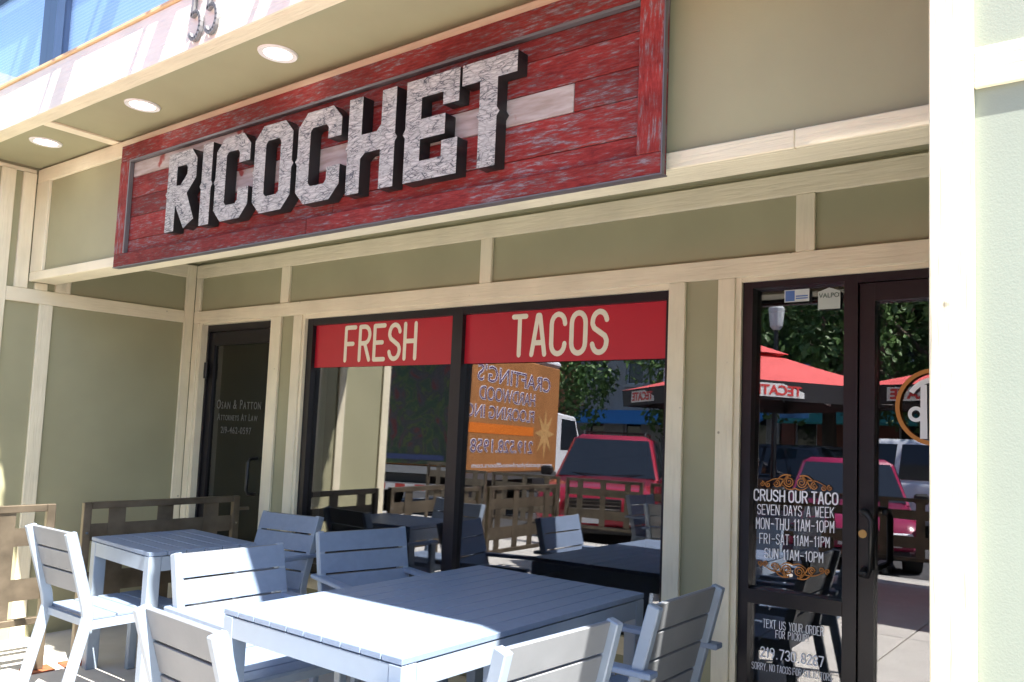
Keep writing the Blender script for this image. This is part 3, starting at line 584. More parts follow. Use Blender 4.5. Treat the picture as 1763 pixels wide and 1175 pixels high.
LET.append((-2.062, [[(.09,0),(.175,0),(.175,.183),(.188,.2),(.175,.217),(.175,.33),(.264,.33),(.264,H),(0,H),(0,.33),(.09,.33)]+[(.09,.217),(.077,.2),(.09,.183)]]))
for x, loops in LET:
    me = curve_mesh(loops, .027, [BLK, CRACK], 0.)
    for p in me.polygons: p.material_index = 1 if p.normal.z > .7 else 0
    for v in me.vertices: v.co = ((v.co.x + x)*1.0185, yfp-.031 - v.co.z, 2.386 + v.co.y)
    me.update(); o = link('letter', me, sg)

# ================================================================== FURNITURE
def make_chair(arm):
    W = .50; hw = W/2-.016
    t = thing('armchair' if arm else 'side_chair', '', 'chair')
    prof = [(-.30, 0), (-.225, .40), (-.222, .47), (-.33, .86)]
    rp = lambda x: [(x, -.315, 0), (x, -.232, .38), (x, -.222, .44), (x, -.232, .50), (x, -.33, .86)]
    for sx in (-1, 1): MB().path(rp(sx*hw), .032, .048).bevel(.004).build('rear_leg', ALU, t)
    for sx in (-1, 1): MB().box(sx*hw-.018, sx*hw+.018, .20, .245, 0, .62 if arm else .415).bevel(.004).build('front_leg', ALU, t)
    def back_y(z): return -.232-(z-.50)/(.36)*.098
    n = 4 if arm else 3; h = .098; gap = .009; z = .858
    for k in range(n):
        za, zb = z-h, z
        ya, yb_ = back_y(za)+.016, back_y(zb)+.016
        MB().prism([(ya-.014, za), (ya+.006, za), (yb_+.006, zb), (yb_-.014, zb)], 'x', -hw-.014 if False else -hw+.0165, hw-.0165).bevel(.0025).build('back_slat', SLATB, t)
        MB().prism([(ya+.0065, za+.001), (ya+.010, za+.001), (yb_+.010, zb-.001), (yb_+.0065, zb-.001)], 'x', -W/2+.004, W/2-.004).build('slat_facing', SLAT, t)
        z -= h+gap
    fr = MB(); fr.box(-hw+.018, hw-.018, .205, .235, .385, .42); fr.box(-hw+.018, hw-.018, -.225, -.2, .385, .42)
    for sx in (-1, 1): fr.box(sx*hw-.012, sx*hw+.012, -.215, .205, .375, .42)
    fr.build('seat_frame', ALU, t)
    y = -.20
    for k in range(4):
        MB().box(-hw-.014, hw+.014, y, y+.106, .4205, .438).bevel(.003).build('seat_slat', SLAT, t); y += .1145
    if arm:
        for sx in (-1, 1): MB().box(sx*(hw+.008)-.027, sx*(hw+.008)+.027, -.335, .255, .6205, .642).bevel(.004).build('arm_rest', SLAT, t)
    return t
CH = make_chair(False); AR = make_chair(True)
gt = 'grey slatted patio chairs'
def put(proto, loc, rz, label, first=[0, 0]):
    i = 0 if proto is CH else 1
    o = proto if not first[i] else copy_tree(proto)
    first[i] = 1
    return place(o, loc, rz, label, gt)
c1 = put(CH, (-4.63, -1.08, 0), -1, 'armless grey slatted chair at the small table, its back to the street')
put(CH, (-2.33, -1.66, 0), -4, 'armless grey slatted chair at the street end of the big table')
put(AR, (-3.13, -1.18, 0), -94, 'half sunlit grey armchair facing the big table, farther from the window')
put(AR, (-4.42, -.46, 0), 186, 'shaded grey armchair between the small table and the shop window')
put(AR, (-3.27, -.40, 0), -106, 'shaded grey armchair facing the big table, close to the shop window')
put(AR, (-1.72, -1.36, 0), 84, 'half sunlit grey armchair on the entrance side of the big table, farther from the wall')
put(AR, (-1.70, -.66, 0), 89, 'shaded grey armchair on the entrance side of the big table, next to the side light')
def make_table(name, label, wx, wy, z, along, n, loc, rz):
    t = thing(name, label, 'table', loc, R(rz), 'grey slatted patio tables')
    lw = .062; ap = .075
    for sx in (-1, 1):
        for sy in (-1, 1):
            MB().box(sx*(wx/2)-(lw if sx > 0 else 0), sx*(wx/2)+(0 if sx > 0 else lw), sy*(wy/2)-(lw if sy > 0 else 0), sy*(wy/2)+(0 if sy > 0 else lw), 0, z-.024).bevel(.003).build('leg', ALU, t)
    f = MB()
    for sy in (-1, 1): f.box(-wx/2+lw+.0005, wx/2-lw-.0005, sy*wy/2-(.03 if sy > 0 else -.002), sy*wy/2+(.03 if sy < 0 else -.002), z-.026-ap, z-.026)
    for sx in (-1, 1): f.box(sx*wx/2-(.03 if sx > 0 else -.002), sx*wx/2+(.03 if sx < 0 else -.002), -wy/2+lw+.0005, wy/2-lw-.0005, z-.0265-ap, z-.0265)
    f.build('apron', ALU, t)
    tot = wx if along == 'y' else wy; gap = .005; wd = (tot-gap*(n-1))/n
    for k in range(n):
        a = -tot/2+k*(wd+gap)
        if along == 'y': b = MB().box(a, a+wd, -wy/2, wy/2, z-.021, z)
        else: b = MB().box(-wx/2, wx/2, a, a+wd, z-.021, z)
        b.bevel(.002).build('top_slat', SLAT, t)
    return t
make_table('dining_table', 'big grey slatted dining table below the shop window, half in sun', 1.015, 1.36, .73, 'y', 10, (-2.38, -.84, 0), -2)
make_table('bistro_table', 'small grey slatted table beside the metal fence', .78, .57, .74, 'x', 6, (-4.655, -.765, 0), -5)
# further tables of the terrace, seen only in the glass
T2 = make_table('dining_table', 'grey slatted dining table in full sun under the shop terrace umbrella', 1.02, 1.40, .73, 'y', 10, (-3.6, -4.3, 0), 4)
for (x, y, rz), lab in zip(((-4.3, -4.2, -88), (-2.95, -4.25, 93), (-3.6, -3.35, 180)), ('sunlit grey armchair at the umbrella table, on the fence side', 'sunlit grey armchair at the umbrella table, on the entrance side', 'sunlit grey armchair at the umbrella table, its back to the shop')): put(AR, (x, y, 0), rz, lab)

# ================================================================== FENCE
def fence_panel(a, b, label, plates=(1, 1), stub=False):
    a = Vector((a[0], a[1], 0)); b = Vector((b[0], b[1], 0)); L = (b-a).length; ang = math.atan2(b.y-a.y, b.x-a.x)
    t = thing('fence_panel', label, 'fence', tuple(a), ang, 'woven steel strip fence panels')
    for x in (0, L-.042): MB().box(x, x+.042, -.021, .021, .0085, .928).bevel(.003).build('post', STEEL, t)
    for za, zb in ((.888, .928), (.265, .302)): MB().box(.0425, L-.0425, -.02, .02, za, zb).bevel(.003).build('rail', STEEL, t)
    for x, p in zip((0, L-.042), plates):
        if p: MB().box(x-.045, x+.087, -.07, .07, .0, .008).build('base_plate', RUST, t)
    n = max(2, round(L/.36)); 
    for k in range(n):
        xc = .042+(L-.084)*(k+.5)/n; y = .006 if k % 2 else -.006
        MB().box(xc-.047, xc+.047, y-.0018, y+.0018, .3025, .8875).build('vertical_strip', STEEL, t)
    for k, (za, zb) in enumerate(((.40, .52), (.70, .80))):
        MB().box(.043, L-.043, -.0018+(.001 if k else -.001), .0018+(.001 if k else -.001), za, zb).build('horizontal_strip', STEEL, t)
    for x in (.021, L-.021):
        for z in (.45, .75): MB().cyl((x, -.023, z), .008, .006, 'y', 8).build('bolt', CHROME, t)
    return t
f1 = fence_panel((-5.19, -1.02), (-5.085, -.11), 'woven steel fence panel behind the small table, reaching the wall', (1, 0))
b = MB().box(.91, .985, -.012, .012, .83, .85).build('wall_bracket', STEEL, f1)
fence_panel((-5.32, -2.38), (-5.205, -1.16), 'sunlit woven steel fence panel with rusty plate beside the armless chair')
fence_panel((-5.46, -3.78), (-5.34, -2.52), 'woven steel fence panel farther along towards the street')
for k in range(9): fence_panel((-9.38+k*1.36, -5.6), (-9.38+k*1.36+1.24, -5.6), 'woven steel fence panel along the kerb of the terrace')

# ================================================================== INTERIOR THINGS
# ================================================================== STREET (behind the camera, mirrored in the glass)
# --- umbrellas
TEC = mat('umbrella_red', (.70, .11, .10), .7, nscale=4, namt=.06); TBLK = mat('umbrella_black', (.018, .017, .022), .7)
def umbrella(x, y, rz, label):
    t = thing('patio_umbrella', label, 'umbrella', (x, y, 0), R(rz), 'red terrace umbrellas with black valance')
    MB().cyl((0, 0, .04), .26, .08, 'z', 24).build('base', BLK, t); MB().tube([(0, 0, .08), (0, 0, 2.5)], .022, 10).build('pole', GREYM, t)
    r = 1.12; ze = 2.02; zc = 2.46
    cs = [(r, r), (0, r*1.03), (-r, r), (-r*1.03, 0), (-r, -r), (0, -r*1.03), (r, -r), (r*1.03, 0)]
    b = MB(); apex = (0, 0, zc); n = 8; K = 6
    for k in range(n):
        p, q = cs[k], cs[(k+1) % n]
        def at(c, s_): return (c[0]*s_, c[1]*s_, zc+(ze-zc)*s_-.035*math.sin(math.pi*s_))
        for i in range(K):
            s0, s1 = i/K, (i+1)/K
            if i == 0: b.poly([apex, at(p, s1), at(q, s1)])
            else: b.poly([at(p, s0), at(p, s1), at(q, s1), at(q, s0)])
    bmesh.ops.remove_doubles(b.bm, verts=b.bm.verts, dist=.0005)
    b.build('canopy', TEC, t)
    b = MB()
    for k in range(n):
        p, q = cs[k], cs[(k+1) % n]; 
        for i in range(6):
            u0, u1 = i/6, (i+1)/6; A = (p[0]+(q[0]-p[0])*u0, p[1]+(q[1]-p[1])*u0); Bq = (p[0]+(q[0]-p[0])*u1, p[1]+(q[1]-p[1])*u1)
            b.poly([(*A, ze-.002), (*Bq, ze-.002), (Bq[0]*.985, Bq[1]*.985, ze-.18), (A[0]*.985, A[1]*.985, ze-.18)])
    b.build('valance', TBLK, t)
    b = MB()
    for k in range(n):
        p = cs[k]; b.bar((0, 0, 2.40), (p[0]*.98, p[1]*.98, ze-.03), .014, .02)
    b.build('ribs', GREYM, t)
    cp = MB(); 
    for k in range(n):
        p, q = cs[k], cs[(k+1) % n]; cp.poly([(0, 0, zc+.05), (p[0]*.2, p[1]*.2, zc-.055), (q[0]*.2, q[1]*.2, zc-.055)])
    cp.build('vent_cap', TEC, t)
    for rz2 in (0, 90, 180, 270):
        for xo in (-.52, .52):
            me = text_mesh('TECATE', .001, mat('valance_red', (.62, .04, .04), .6), .03, 1.0)
            fit_xz(me, xo-.26, xo+.26, ze-.135, ze-.04, -r*1.018); me.transform(Matrix.Rotation(R(rz2), 4, 'Z')); link('lettering', me, t)
            me = MB().box(xo-.29, xo+.29, -r*1.0155, -r*1.0145, ze-.15, ze-.025).mesh('letter_ground', mat('valance_white', (.7, .7, .7), .6)); me.transform(Matrix.Rotation(R(rz2), 4, 'Z')); link('letter_ground', me, t)
    return t
umbrella(-3.42, -4.6, 34, 'red umbrella with black lettered valance over the sunlit terrace table'); umbrella(-.95, -5.0, 8, 'red umbrella with black lettered valance opposite the entrance door')
# --- cars
def car(name, label, loc, rz, paint, L=4.6, W=1.85, Ht=1.75, suv=True, rack=False):
    t = thing(name, label, 'car', loc, R(rz), 'cars parked along the street')
    hw = W/2; zb = .28; belt = Ht*.585; hood = belt-.04
    xs = [-L/2, -L/2+.12, -L*.32, -L*.1, L*.14, L*.20, L*.34, L*.44, L/2-.05, L/2]
    zt = [belt-.16, belt-.03, belt, belt, belt, hood+.01, hood-.03, hood-.08, hood-.20, hood-.36] if not suv or True else 0
    wf = [.90, .97, 1, 1, 1, 1, .99, .97, .92, .86]
    b = MB(); rings = []
    for x, z, f in zip(xs, zt, wf):
        w_ = hw*f; z0 = zb+(.08 if abs(x) > L*.47 else 0)
        half = [(w_*.90, z0), (w_, z0+.14), (w_, z0+.36), (w_*.985, z-.10), (w_*.93, z-.02), (w_*.80, z+.012), (0, z+.03)]
        sec = [(x, yy, zz) for yy, zz in half] + [(x, -yy, zz) for yy, zz in half[-2::-1]]
        rings.append([b.bm.verts.new(p) for p in sec])
    for A, Bq in zip(rings, rings[1:]):
        for k in range(len(A)-1): b.bm.faces.new((A[k], A[k+1], Bq[k+1], Bq[k]))
        b.bm.faces.new((A[-1], A[0], Bq[0], Bq[-1]))
    b.bm.faces.new(rings[0][::-1]); b.bm.faces.new(rings[-1])
    b.build('body', paint, t, True)
    # cabin
    xr0, xr1 = (-L/2+.18, L*.16) if suv else (-L*.30, L*.16)
    tr0, tr1 = (-L/2+.42, L*.015) if suv else (-L*.16, L*.0)
    zr = Ht; wb, wr = hw*.93, hw*.76
    base = [(xr1, wb), (xr1-.25, wb*1.0), (xr0+.15, wb), (xr0, wb*.9)]; top = [(tr1, wr*.96), (tr1-.2, wr), (tr0+.2, wr), (tr0, wr*.92)]
    lp = [(x, y, belt-.02) for x, y in base]+[(x, -y, belt-.02) for x, y in base[::-1]]; up_ = [(x, y, zr-.07) for x, y in top]+[(x, -y, zr-.07) for x, y in top[::-1]]; rf = [(x*.94+(tr0+tr1)*.03, y*.8, zr) for x, y, z in up_]
    b = MB(); Rg = [[b.bm.verts.new(p) for p in q] for q in (lp, up_, rf)]
    for A, Bq in zip(Rg, Rg[1:]):
        for k in range(8): b.bm.faces.new((A[k], A[(k+1) % 8], Bq[(k+1) % 8], Bq[k]))
    b.bm.faces.new(Rg[2]); b.build('cabin', paint, t, True)
    def quadpane(nm, p00, p10, p11, p01, m=CARGL, off=.012, ins=.06):
        P = [Vector(p) for p in (p00, p10, p11, p01)]; c = sum(P, Vector())/4; nrm = (P[1]-P[0]).cross(P[3]-P[0]).normalized()
        if nrm.dot(c-Vector((0, 0, belt))) < 0: nrm = -nrm
        Q = [p+(c-p)*ins+nrm*off for p in P]; Q2 = [q-nrm*.02 for q in Q]
        bb = MB(); A = [bb.bm.verts.new(q) for q in Q]; D = [bb.bm.verts.new(q) for q in Q2]; bb.bm.faces.new(A); bb.bm.faces.new(D[::-1])
        for k in range(4): bb.bm.faces.new((A[k], A[(k+1) % 4], D[(k+1) % 4], D[k]))
        bb.build(nm, m, t)
    quadpane('windshield', lp[0], lp[7], up_[7], up_[0], off=.015, ins=.055); quadpane('rear_window', lp[3], lp[4], up_[4], up_[3], ins=.1)
    for sgn in (0, 1):
        i = [1, 2] if not sgn else [6, 5]
        a0, a1, u0, u1 = Vector(lp[i[0]]), Vector(lp[i[1]]), Vector(up_[i[0]]), Vector(up_[i[1]])
        for f0, f1 in ((0, .40), (.42, .74), (.76, 1)) if suv else ((0, .48), (.5, 1)):
            quadpane('side_window', a0.lerp(a1, f0), a0.lerp(a1, f1), u0.lerp(u1, f1), u0.lerp(u1, f0), ins=.09)
    for sx in (-L*.31, L*.31):
        for sy in (-1, 1):
            wh = MB().cyl((sx, sy*(hw-.09), .34), .34, .22, 'y', 24).build('wheel', RUBBER, t); MB().cyl((sx, sy*(hw+.022), .34), .21, .02, 'y', 20).build('rim', CHROME, wh)
    HL = mat('headlight', (.75, .78, .8), .1, spec=.8); TL = mat('taillight', (.55, .01, .01), .2)
    for sy in (-1, 1):
        MB().box(L/2-.10, L/2-.0, sy*hw*.68-.14, sy*hw*.68+.14, hood-.40, hood-.24).bevel(.02).build('headlight', HL, t)
        MB().box(-L/2-.015, -L/2+.1, sy*hw*.83-.07, sy*hw*.83+.07, belt-.30, belt+.06).bevel(.015).build('taillight', TL, t)
        MB().box(xr1-.16, xr1-.02, sy*(hw+.10)-.10, sy*(hw+.10)+.10, belt, belt+.15).bevel(.03).build('wing_mirror', BLK, t)
    MB().box(L/2-.06, L/2+.012, -hw*.45, hw*.45, hood-.42, hood-.22).bevel(.01).build('grille', BLK, t); MB().box(L/2-.05, L/2+.05, -hw*.86, hw*.86, .36, .50).bevel(.03).build('bumper', paint, t)
    for zz in (hood-.38, hood-.325, hood-.27): MB().box(L/2+.0125, L/2+.018, -hw*.43, hw*.43, zz, zz+.018).build('grille_bar', CHROME, t)
    for sy in (-1, 1):
        MB().bar((L*.17, sy*.08, belt+.035), (L*.145, sy*.62, belt+.06), .015, .015).build('wiper', BLK, t)
        MB().box(L/2-.02, L/2+.056, sy*hw*.62-.06, sy*hw*.62+.06, .40, .46).bevel(.01).build('fog_light', HL, t)
    MB().box(L/2-.04, L/2+.045, -hw*.80, hw*.80, .24, .355).bevel(.02).build('lower_valance', BLK, t)
    MB().box(L/2+.0505, L/2+.056, -.15, .15, .40, .48).build('number_plate', mat('plate_white', (.6, .62, .66), .5), t)
    if rack:
        for sy in (-1, 1): MB().tube([(tr0+.25, sy*wr*.78, zr-.01), (tr0+.35, sy*wr*.78, zr+.06), (tr1-.35, sy*wr*.78, zr+.06), (tr1-.25, sy*wr*.78, zr-.01)], .018, 8).build('roof_rail', BLK, t)
        for xx in (tr0+.6, tr1-.6): MB().bar((xx, -wr*.78, zr+.06), (xx, wr*.78, zr+.06), .04, .02).build('roof_bar', BLK, t)
    return t
RED1 = mat('red_car_paint', (.28, .009, .024), .22, coat=1.0); RED2 = mat('dark_red_car_paint', (.26, .012, .06), .25, coat=.8); NAVY = mat('dark_car_paint', (.012, .014, .025), .2, coat=.9); WHT = mat('white_car_paint', (.62, .65, .70), .25, coat=.6)
zr_ = -.156
car('parked_suv', 'red SUV with roof rack parked nose in towards the fence', (-7.85, -8.55, zr_), 63, RED1, 4.7, 1.88, 1.74, True, True)
car('parked_car', 'dark red low car parked nose in opposite the entrance', (-3.75, -8.9, zr_), 72, RED2, 4.5, 1.8, 1.46, False)
car('parked_suv', 'navy compact SUV with red tail lights across the street lane', (-5.9, -14.6, zr_), 8, NAVY, 4.5, 1.82, 1.68)
car('parked_suv', 'white large SUV in the far street lane', (-2.3, -12.9, zr_), 2, WHT, 5.0, 1.95, 1.85)
# --- box truck
tk = thing('box_truck', 'orange box truck with flooring company lettering on its side', 'truck', (-11.3, -8.5, zr_), R(-102.7), 'trucks')
TO = mat('truck_orange', (.34, .15, .055), .45, nscale=1.3, namt=.12); TW = mat('truck_white', (.65, .66, .7), .35)
MB().box(-2.2, 2.0, -1.05, 1.05, .95, 3.2).bevel(.03).build('cargo_box', TO, tk); MB().box(-2.22, 2.02, -1.07, 1.07, 3.2005, 3.36).bevel(.06).build('roof_cap', TW, tk)
MB().box(-2.22, 2.02, -1.062, 1.062, .82, .949).build('side_rail', GREYM, tk)
MB().prism([(2.1, .45), (4.0, .45), (4.0, 1.25), (3.55, 1.4), (3.15, 2.2), (2.1, 2.25)], 'y', -.98, .98).bevel(.04).build('cab', TW, tk)
MB().prism([(2.35, 1.42), (3.45, 1.42), (3.10, 2.1), (2.35, 2.12)], 'y', -.985, .985).build('cab_window', CARGL, tk)
MB().box(-2.1, 3.6, -.45, .45, .5, .8).build('chassis', BLK, tk)
for sx in (-1.5, 3.1):
    for sy in (-1, 1):
        wh = MB().cyl((sx, sy*.85, .45), .45, .28, 'y', 24).build('wheel', RUBBER, tk); MB().cyl((sx, sy*.995, .45), .26, .02, 'y', 16).build('rim', CHROME, tk if False else wh)
TP = mat('truck_lettering', (.62, .62, .70), .5); TPD = mat('truck_dark_lettering', (.10, .055, .13), .5); TP2 = mat('truck_band', (.62, .16, .02), .5); TS = mat('truck_star', (.45, .26, .10), .6)
# lettering on the truck's +Y side (local +y), reading left to right seen from +y  ->  local x descending
def tk_text(txt, xl, xr_, z0, z1, m, bold=.01, off=0.):
    if off == 0. and bold > .015: tk_text(txt, xl-.015, xr_+.015, z0+.015, z1-.015, TPD, -.012, .004)
    me = text_mesh(txt, .002, m, bold); fit_xz(me, 0, 1, z0, z1, 0)
    for v in me.vertices: v.co = (xl+(xr_-xl)*v.co.x, 1.053 + off - v.co.y, v.co.z)
    me.flip_normals(); link('lettering', me, tk)['kind'] = 'stuff'
tk_text("CRAFTING'S", 1.5, -1.6, 2.62, 2.95, TP, .02); tk_text('HARDWOOD', .8, -1.5, 2.28, 2.55, TP, .02); tk_text('FLOORING INC', .8, -1.9, 1.95, 2.2, TP, .02)
bx('band', -1.9, .8, 1.0505, 1.054, 1.68, 1.86, TP2, tk); tk_text('219.528.1958', .8, -1.7, 1.32, 1.58, TP, .02); tk_text('www.specialtyhardwoodfloors.com', 1.8, -1.6, 1.02, 1.14, TP, .0)
b = MB(); ST = []
for k in range(16):
    r = .55 if k % 2 == 0 else .2; a = k*math.pi/8; ST.append((1.35+r*math.cos(a)*.9, 1.75+r*math.sin(a)))
b.prism(ST, 'y', 1.0505, 1.0535); b.build('star', TS, tk)
def print_mat():
    m = bpy.data.materials.new('shaded_rear_print'); m.use_nodes = True; nt = m.node_tree; b = nt.nodes['Principled BSDF']; b.inputs['Roughness'].default_value = .6
    tc = _n(nt, 'ShaderNodeTexCoord'); nz = _n(nt, 'ShaderNodeTexNoise'); nz.inputs['Scale'].default_value = 2.2; nz.inputs['Detail'].default_value = 4; nz.inputs['Distortion'].default_value = 2.2
    cr = _n(nt, 'ShaderNodeValToRGB'); e = cr.color_ramp.elements; e[0].position = .30; e[0].color = (.012, .02, .02, 1); e[1].position = .46; e[1].color = (.012, .05, .02, 1)
    for p, c in ((.49, (.10, .13, .02)), (.52, (.02, .02, .03)), (.60, (.05, .05, .055)), (.66, (.12, .015, .015))): x = e.new(p); x.color = (*c, 1)
    nt.links.new(tc.outputs['Object'], nz.inputs[0]); nt.links.new(nz.outputs[0], cr.inputs[0]); nt.links.new(cr.outputs[0], b.inputs['Base Color']); return m
# roll-up rear door with painted shapes, shade darkened into its print; reflective tape below
RD = MB().box(-2.235, -2.201, -.98, .98, .98, 3.15).bevel(.006).build('rear_door', print_mat(), tk)
for k, (yy, z0_, dy, dz_, c) in enumerate(((-.82, 1.25, .10, 1.8, (.02, .14, .20)), (-.82, 1.05, .10, .16, (.30, .28, .03)), (.1, 1.06, .78, .09, (.03, .05, .15)))): bx('painted_strip', -2.243, -2.2355, yy-dy, yy+dy, z0_, z0_+dz_, mat('rear_strip%d' % k, c, .6), RD)
for sy in (-1, 1): MB().box(-2.25, -2.202, sy*1.02-.035, sy*1.02+.035, .96, 3.18).build('corner_post', TW, tk)
MB().box(-2.34, -2.24, -1.05, 1.05, .52, .66).build('rear_bumper', GREYM, tk)
for k in range(10): MB().box(-2.345, -2.3405, -1.0+k*.2, -.8+k*.2, .54, .64).build('reflective_tape', mat('tape_red', (.5, .03, .02), .4) if k % 2 else mat('tape_white', (.7, .7, .7), .4), tk)
# --- trees
LEAF = mat('leaf', (.085, .165, .04), .55, nscale=.9, namt=.45); BARK = mat('bark', (.10, .075, .055), .9, nscale=14, namt=.3, bscale=30, bstr=.6)
def tree_meshes(seed, h=8.2, cr=3.0):
    rnd = random.Random(seed); b = MB()
    b.tube([(0, 0, 0), (.05, .02, 1.2), (-.05, .08, 2.6), (.05, 0, h*.55), (0, .05, h*.8)], [.22, .17, .14, .10, .04], 10)
    cl = []
    for k in range(14):
        a = k*2.4+rnd.random(); z0 = 2.0+rnd.random()*h*.35; r = cr*(.5+.5*rnd.random()); z1 = z0+r*(.35+.5*rnd.random())
        e_ = (math.cos(a)*r*.8, math.sin(a)*r*.8, z1)
        b.tube([(0, 0, z0), (e_[0]*.5, e_[1]*.5, z0+(z1-z0)*.65), e_], [.07, .045, .015], 6)
        cl.append((Vector(e_), .75+.45*rnd.random()))
    for k in range(22):
        a = rnd.random()*6.28; zz = rnd.random(); z = 2.4+zz*(h-2.7); r = cr*math.sin(math.pi*min(1, .18+zz*.75))*(.35+.6*rnd.random()); cl.append((Vector((math.cos(a)*r, math.sin(a)*r, z)), .6+.5*rnd.random()))
    trunk = b.mesh('trunk', BARK, True); V = []; F = []
    for c, r in cl:
        for k in range(230):
            d = Vector((rnd.gauss(0, 1), rnd.gauss(0, 1), rnd.gauss(0, .75))).normalized()*r*(.55+.5*rnd.random()); p = c+d
            n = (d.normalized()+Vector((rnd.uniform(-.8, .8), rnd.uniform(-.8, .8), rnd.uniform(-.2, 1)))).normalized(); u = n.orthogonal().normalized(); u = (Matrix.Rotation(rnd.random()*6.28, 3, n) @ u); v = n.cross(u); s_ = .07+.06*rnd.random(); i = len(V)
            V += [p-u*s_, p-v*s_*.5+n*.01, p+u*s_, p+v*s_*.5+n*.01]; F.append((i, i+1, i+2, i+3))
    me = bpy.data.meshes.new('crown'); me.from_pydata([tuple(v) for v in V], [], F); me.materials.append(LEAF)
    return trunk, me
TM = [tree_meshes(3), tree_meshes(11, 7.2, 3.3)]
for k, (x, y, s_, rz, lab) in enumerate(((-3.9, -16.6, 1.2, 10, 'broad leafy street tree behind the umbrella opposite the side light'), (.6, -16.9, 1.25, 80, 'broad leafy street tree opposite the entrance door'), (-9.3, -15.5, .95, 200, 'leafy street tree behind the red SUV'), (-14.5, -14.0, .9, 140, 'leafy street tree behind the orange truck'), (-7.6, -19.6, 1.3, 300, 'tall leafy tree across the street lane'), (4.9, -16.5, 1.25, 30, 'broad leafy street tree past the entrance'), (-1.6, -20.6, 1.35, 70, 'tall leafy tree in front of the brick block'), (-19, -17, 1.15, 20, 'leafy tree at the far end of the street'))):
    t = thing('street_tree', lab, 'tree', (x, y, -.16), R(rz), 'street trees'); t.scale = (s_, s_, s_)
    link('trunk', TM[k % 2][0], t); link('crown', TM[k % 2][1], t)
# --- lamp posts with flags and banners
def flagpost(x, y, label):
    t = thing('street_lamp', label, 'street lamp', (x, y, -.16), 0, 'street lamps with flags')
    MB().tube([(0, 0, 0), (0, 0, .5), (0, 0, .55), (0, 0, 4.0)], [.13, .11, .06, .045], 12).build('post', BLK, t)
    MB().tube([(0, 0, 4.0), (0, 0, 4.08), (0, 0, 4.45), (0, 0, 4.6)], [.07, .13, .17, .03], 12).build('lantern', mat('lantern_glass', (.6, .62, .62), .3), t)
    MB().bar((0, 0, 3.3), (.75, 0, 3.3), .025, .025).build('banner_arm', BLK, t); MB().box(.12, .72, -.006, .006, 2.2, 3.285).build('banner', mat('banner_blue', (.05, .22, .42), .7, nscale=2, namt=.5), t)
    MB().bar((0, 0, 3.0), (-.7, 0, 3.6), .02, .02).build('flag_staff', BLK, t)
    for k in range(7): MB().box(-.66+k*.07, -.595+k*.07, -.004, .004, 2.55, 3.40-k*.055).build('flag_stripe', mat('flag_red', (.45, .02, .03), .7) if k % 2 else mat('flag_white', (.7, .7, .7), .7), t)
flagpost(-8.4, -12.4, 'black street lamp with banner and striped flag near the red SUV'); flagpost(-6.2, -12.0, 'black street lamp with banner and striped flag near the umbrella')
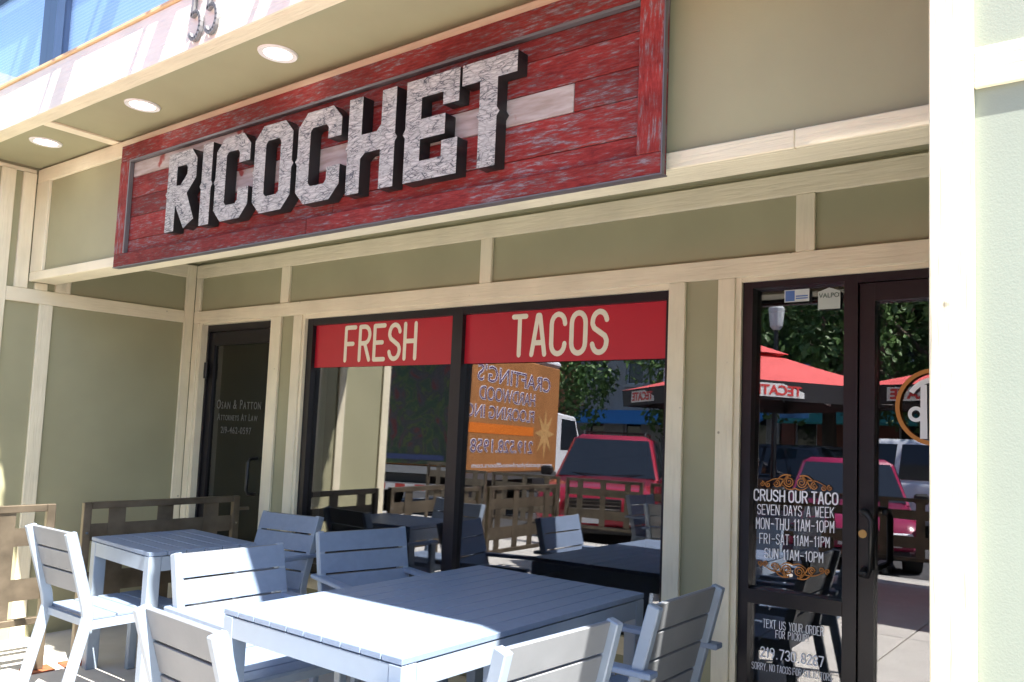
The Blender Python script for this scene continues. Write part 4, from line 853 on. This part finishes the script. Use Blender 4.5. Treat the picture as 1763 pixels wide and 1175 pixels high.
# --- buildings across the street
def block(name, label, x0, x1, y, h, floors, cols, wm, shop, d=8):
    t = thing(name, label, 'building', (0, 0, -.16), 0, 'buildings across the street')
    fh = (h-3.4)/max(1, floors-1) if floors > 1 else h; b = MB(); cw = (x1-x0)/cols; ww = cw*.46
    b.box(x0, x1, y-d, y-.32, 0, h)
    for c in range(cols+1):
        a = x0 if c == 0 else x0+(c-.5)*cw+ww/2; e2 = x1 if c == cols else x0+(c+.5)*cw-ww/2; b.box(a, e2, y-.3195, y, 0, h)
    for c in range(cols):
        xc = x0+(c+.5)*cw; zz = [0, .5]
        b.box(xc-ww/2, xc+ww/2, y-.3195, y-.003, 0, .5)
        for f in range(floors):
            zt_ = 2.9 if f == 0 else 3.4+(f-1)*fh+fh*.78; zn = h if f == floors-1 else 3.4+f*fh+fh*.22
            b.box(xc-ww/2, xc+ww/2, y-.3195, y-.003, zt_, zn)
    b.build('wall', wm, t)
    for f in range(floors):
        for c in range(cols):
            xc = x0+(c+.5)*cw; za, zb_ = (.5, 2.9) if f == 0 else (3.4+(f-1)*fh+fh*.22, 3.4+(f-1)*fh+fh*.78)
            wn = MB(); 
            for (p0, p1, q0, q1) in ((xc-ww/2, xc-ww/2+.07, za, zb_), (xc+ww/2-.07, xc+ww/2, za, zb_), (xc-ww/2+.07, xc+ww/2-.07, zb_-.07, zb_), (xc-ww/2+.07, xc+ww/2-.07, za, za+.07), (xc-ww/2+.07, xc+ww/2-.07, (za+zb_)/2-.03, (za+zb_)/2+.03)): wn.box(p0, p1, y-.22, y-.14, q0, q1)
            wn = wn.build('window', TW, t); MB().box(xc-ww/2+.07, xc+ww/2-.07, y-.20, y-.18, za+.07, zb_-.07).build('pane', CARGL, wn)
            MB().box(xc-ww/2-.06, xc+ww/2+.06, y+.0005, y+.09, za-.12, za).build('sill', CONC, wn)
    MB().box(x0-.15, x1+.15, y+.0005, y+.3, h-.35, h).build('cornice', CONC, t)
    MB().prism([(y+.002, 3.25), (y+1.3, 2.65), (y+1.3, 2.58), (y+.002, 3.0)], 'x', x0+.3, x1-.3).build('awning', shop, t)
    return t
BR1 = mat('orange_brick', (.36, .17, .08), .9, nscale=3, namt=.15, bscale=40, bstr=.3); BR2 = mat('red_brick', (.26, .10, .07), .9, nscale=3, namt=.15, bscale=40, bstr=.3); BR3 = mat('grey_render', (.42, .40, .37), .9, nscale=1, namt=.1)
block('brick_building', 'orange brick block with dark red awning across the street', -36, -22, -26, 11, 3, 6, BR1, mat('awning_red', (.30, .03, .05), .7))
block('rendered_building', 'grey block with bright blue awning across the street', -21.9, -12, -27, 8, 2, 5, BR3, mat('awning_blue', (.05, .25, .55), .7))
block('brick_building', 'red brick block with green awning across the street', -11.9, 2, -27, 10, 3, 7, BR2, mat('awning_green', (.04, .28, .24), .7))
block('brick_building', 'orange brick block with tan awning farther along the street', 2.1, 16, -26, 9, 2, 6, BR1, mat('awning_tan', (.4, .3, .18), .7))

S.render.engine = 'CYCLES'
S.cycles.max_bounces = 10; S.cycles.transparent_max_bounces = 12; S.cycles.glossy_bounces = 5; S.cycles.diffuse_bounces = 4
S.cycles.sample_clamp_indirect = 6
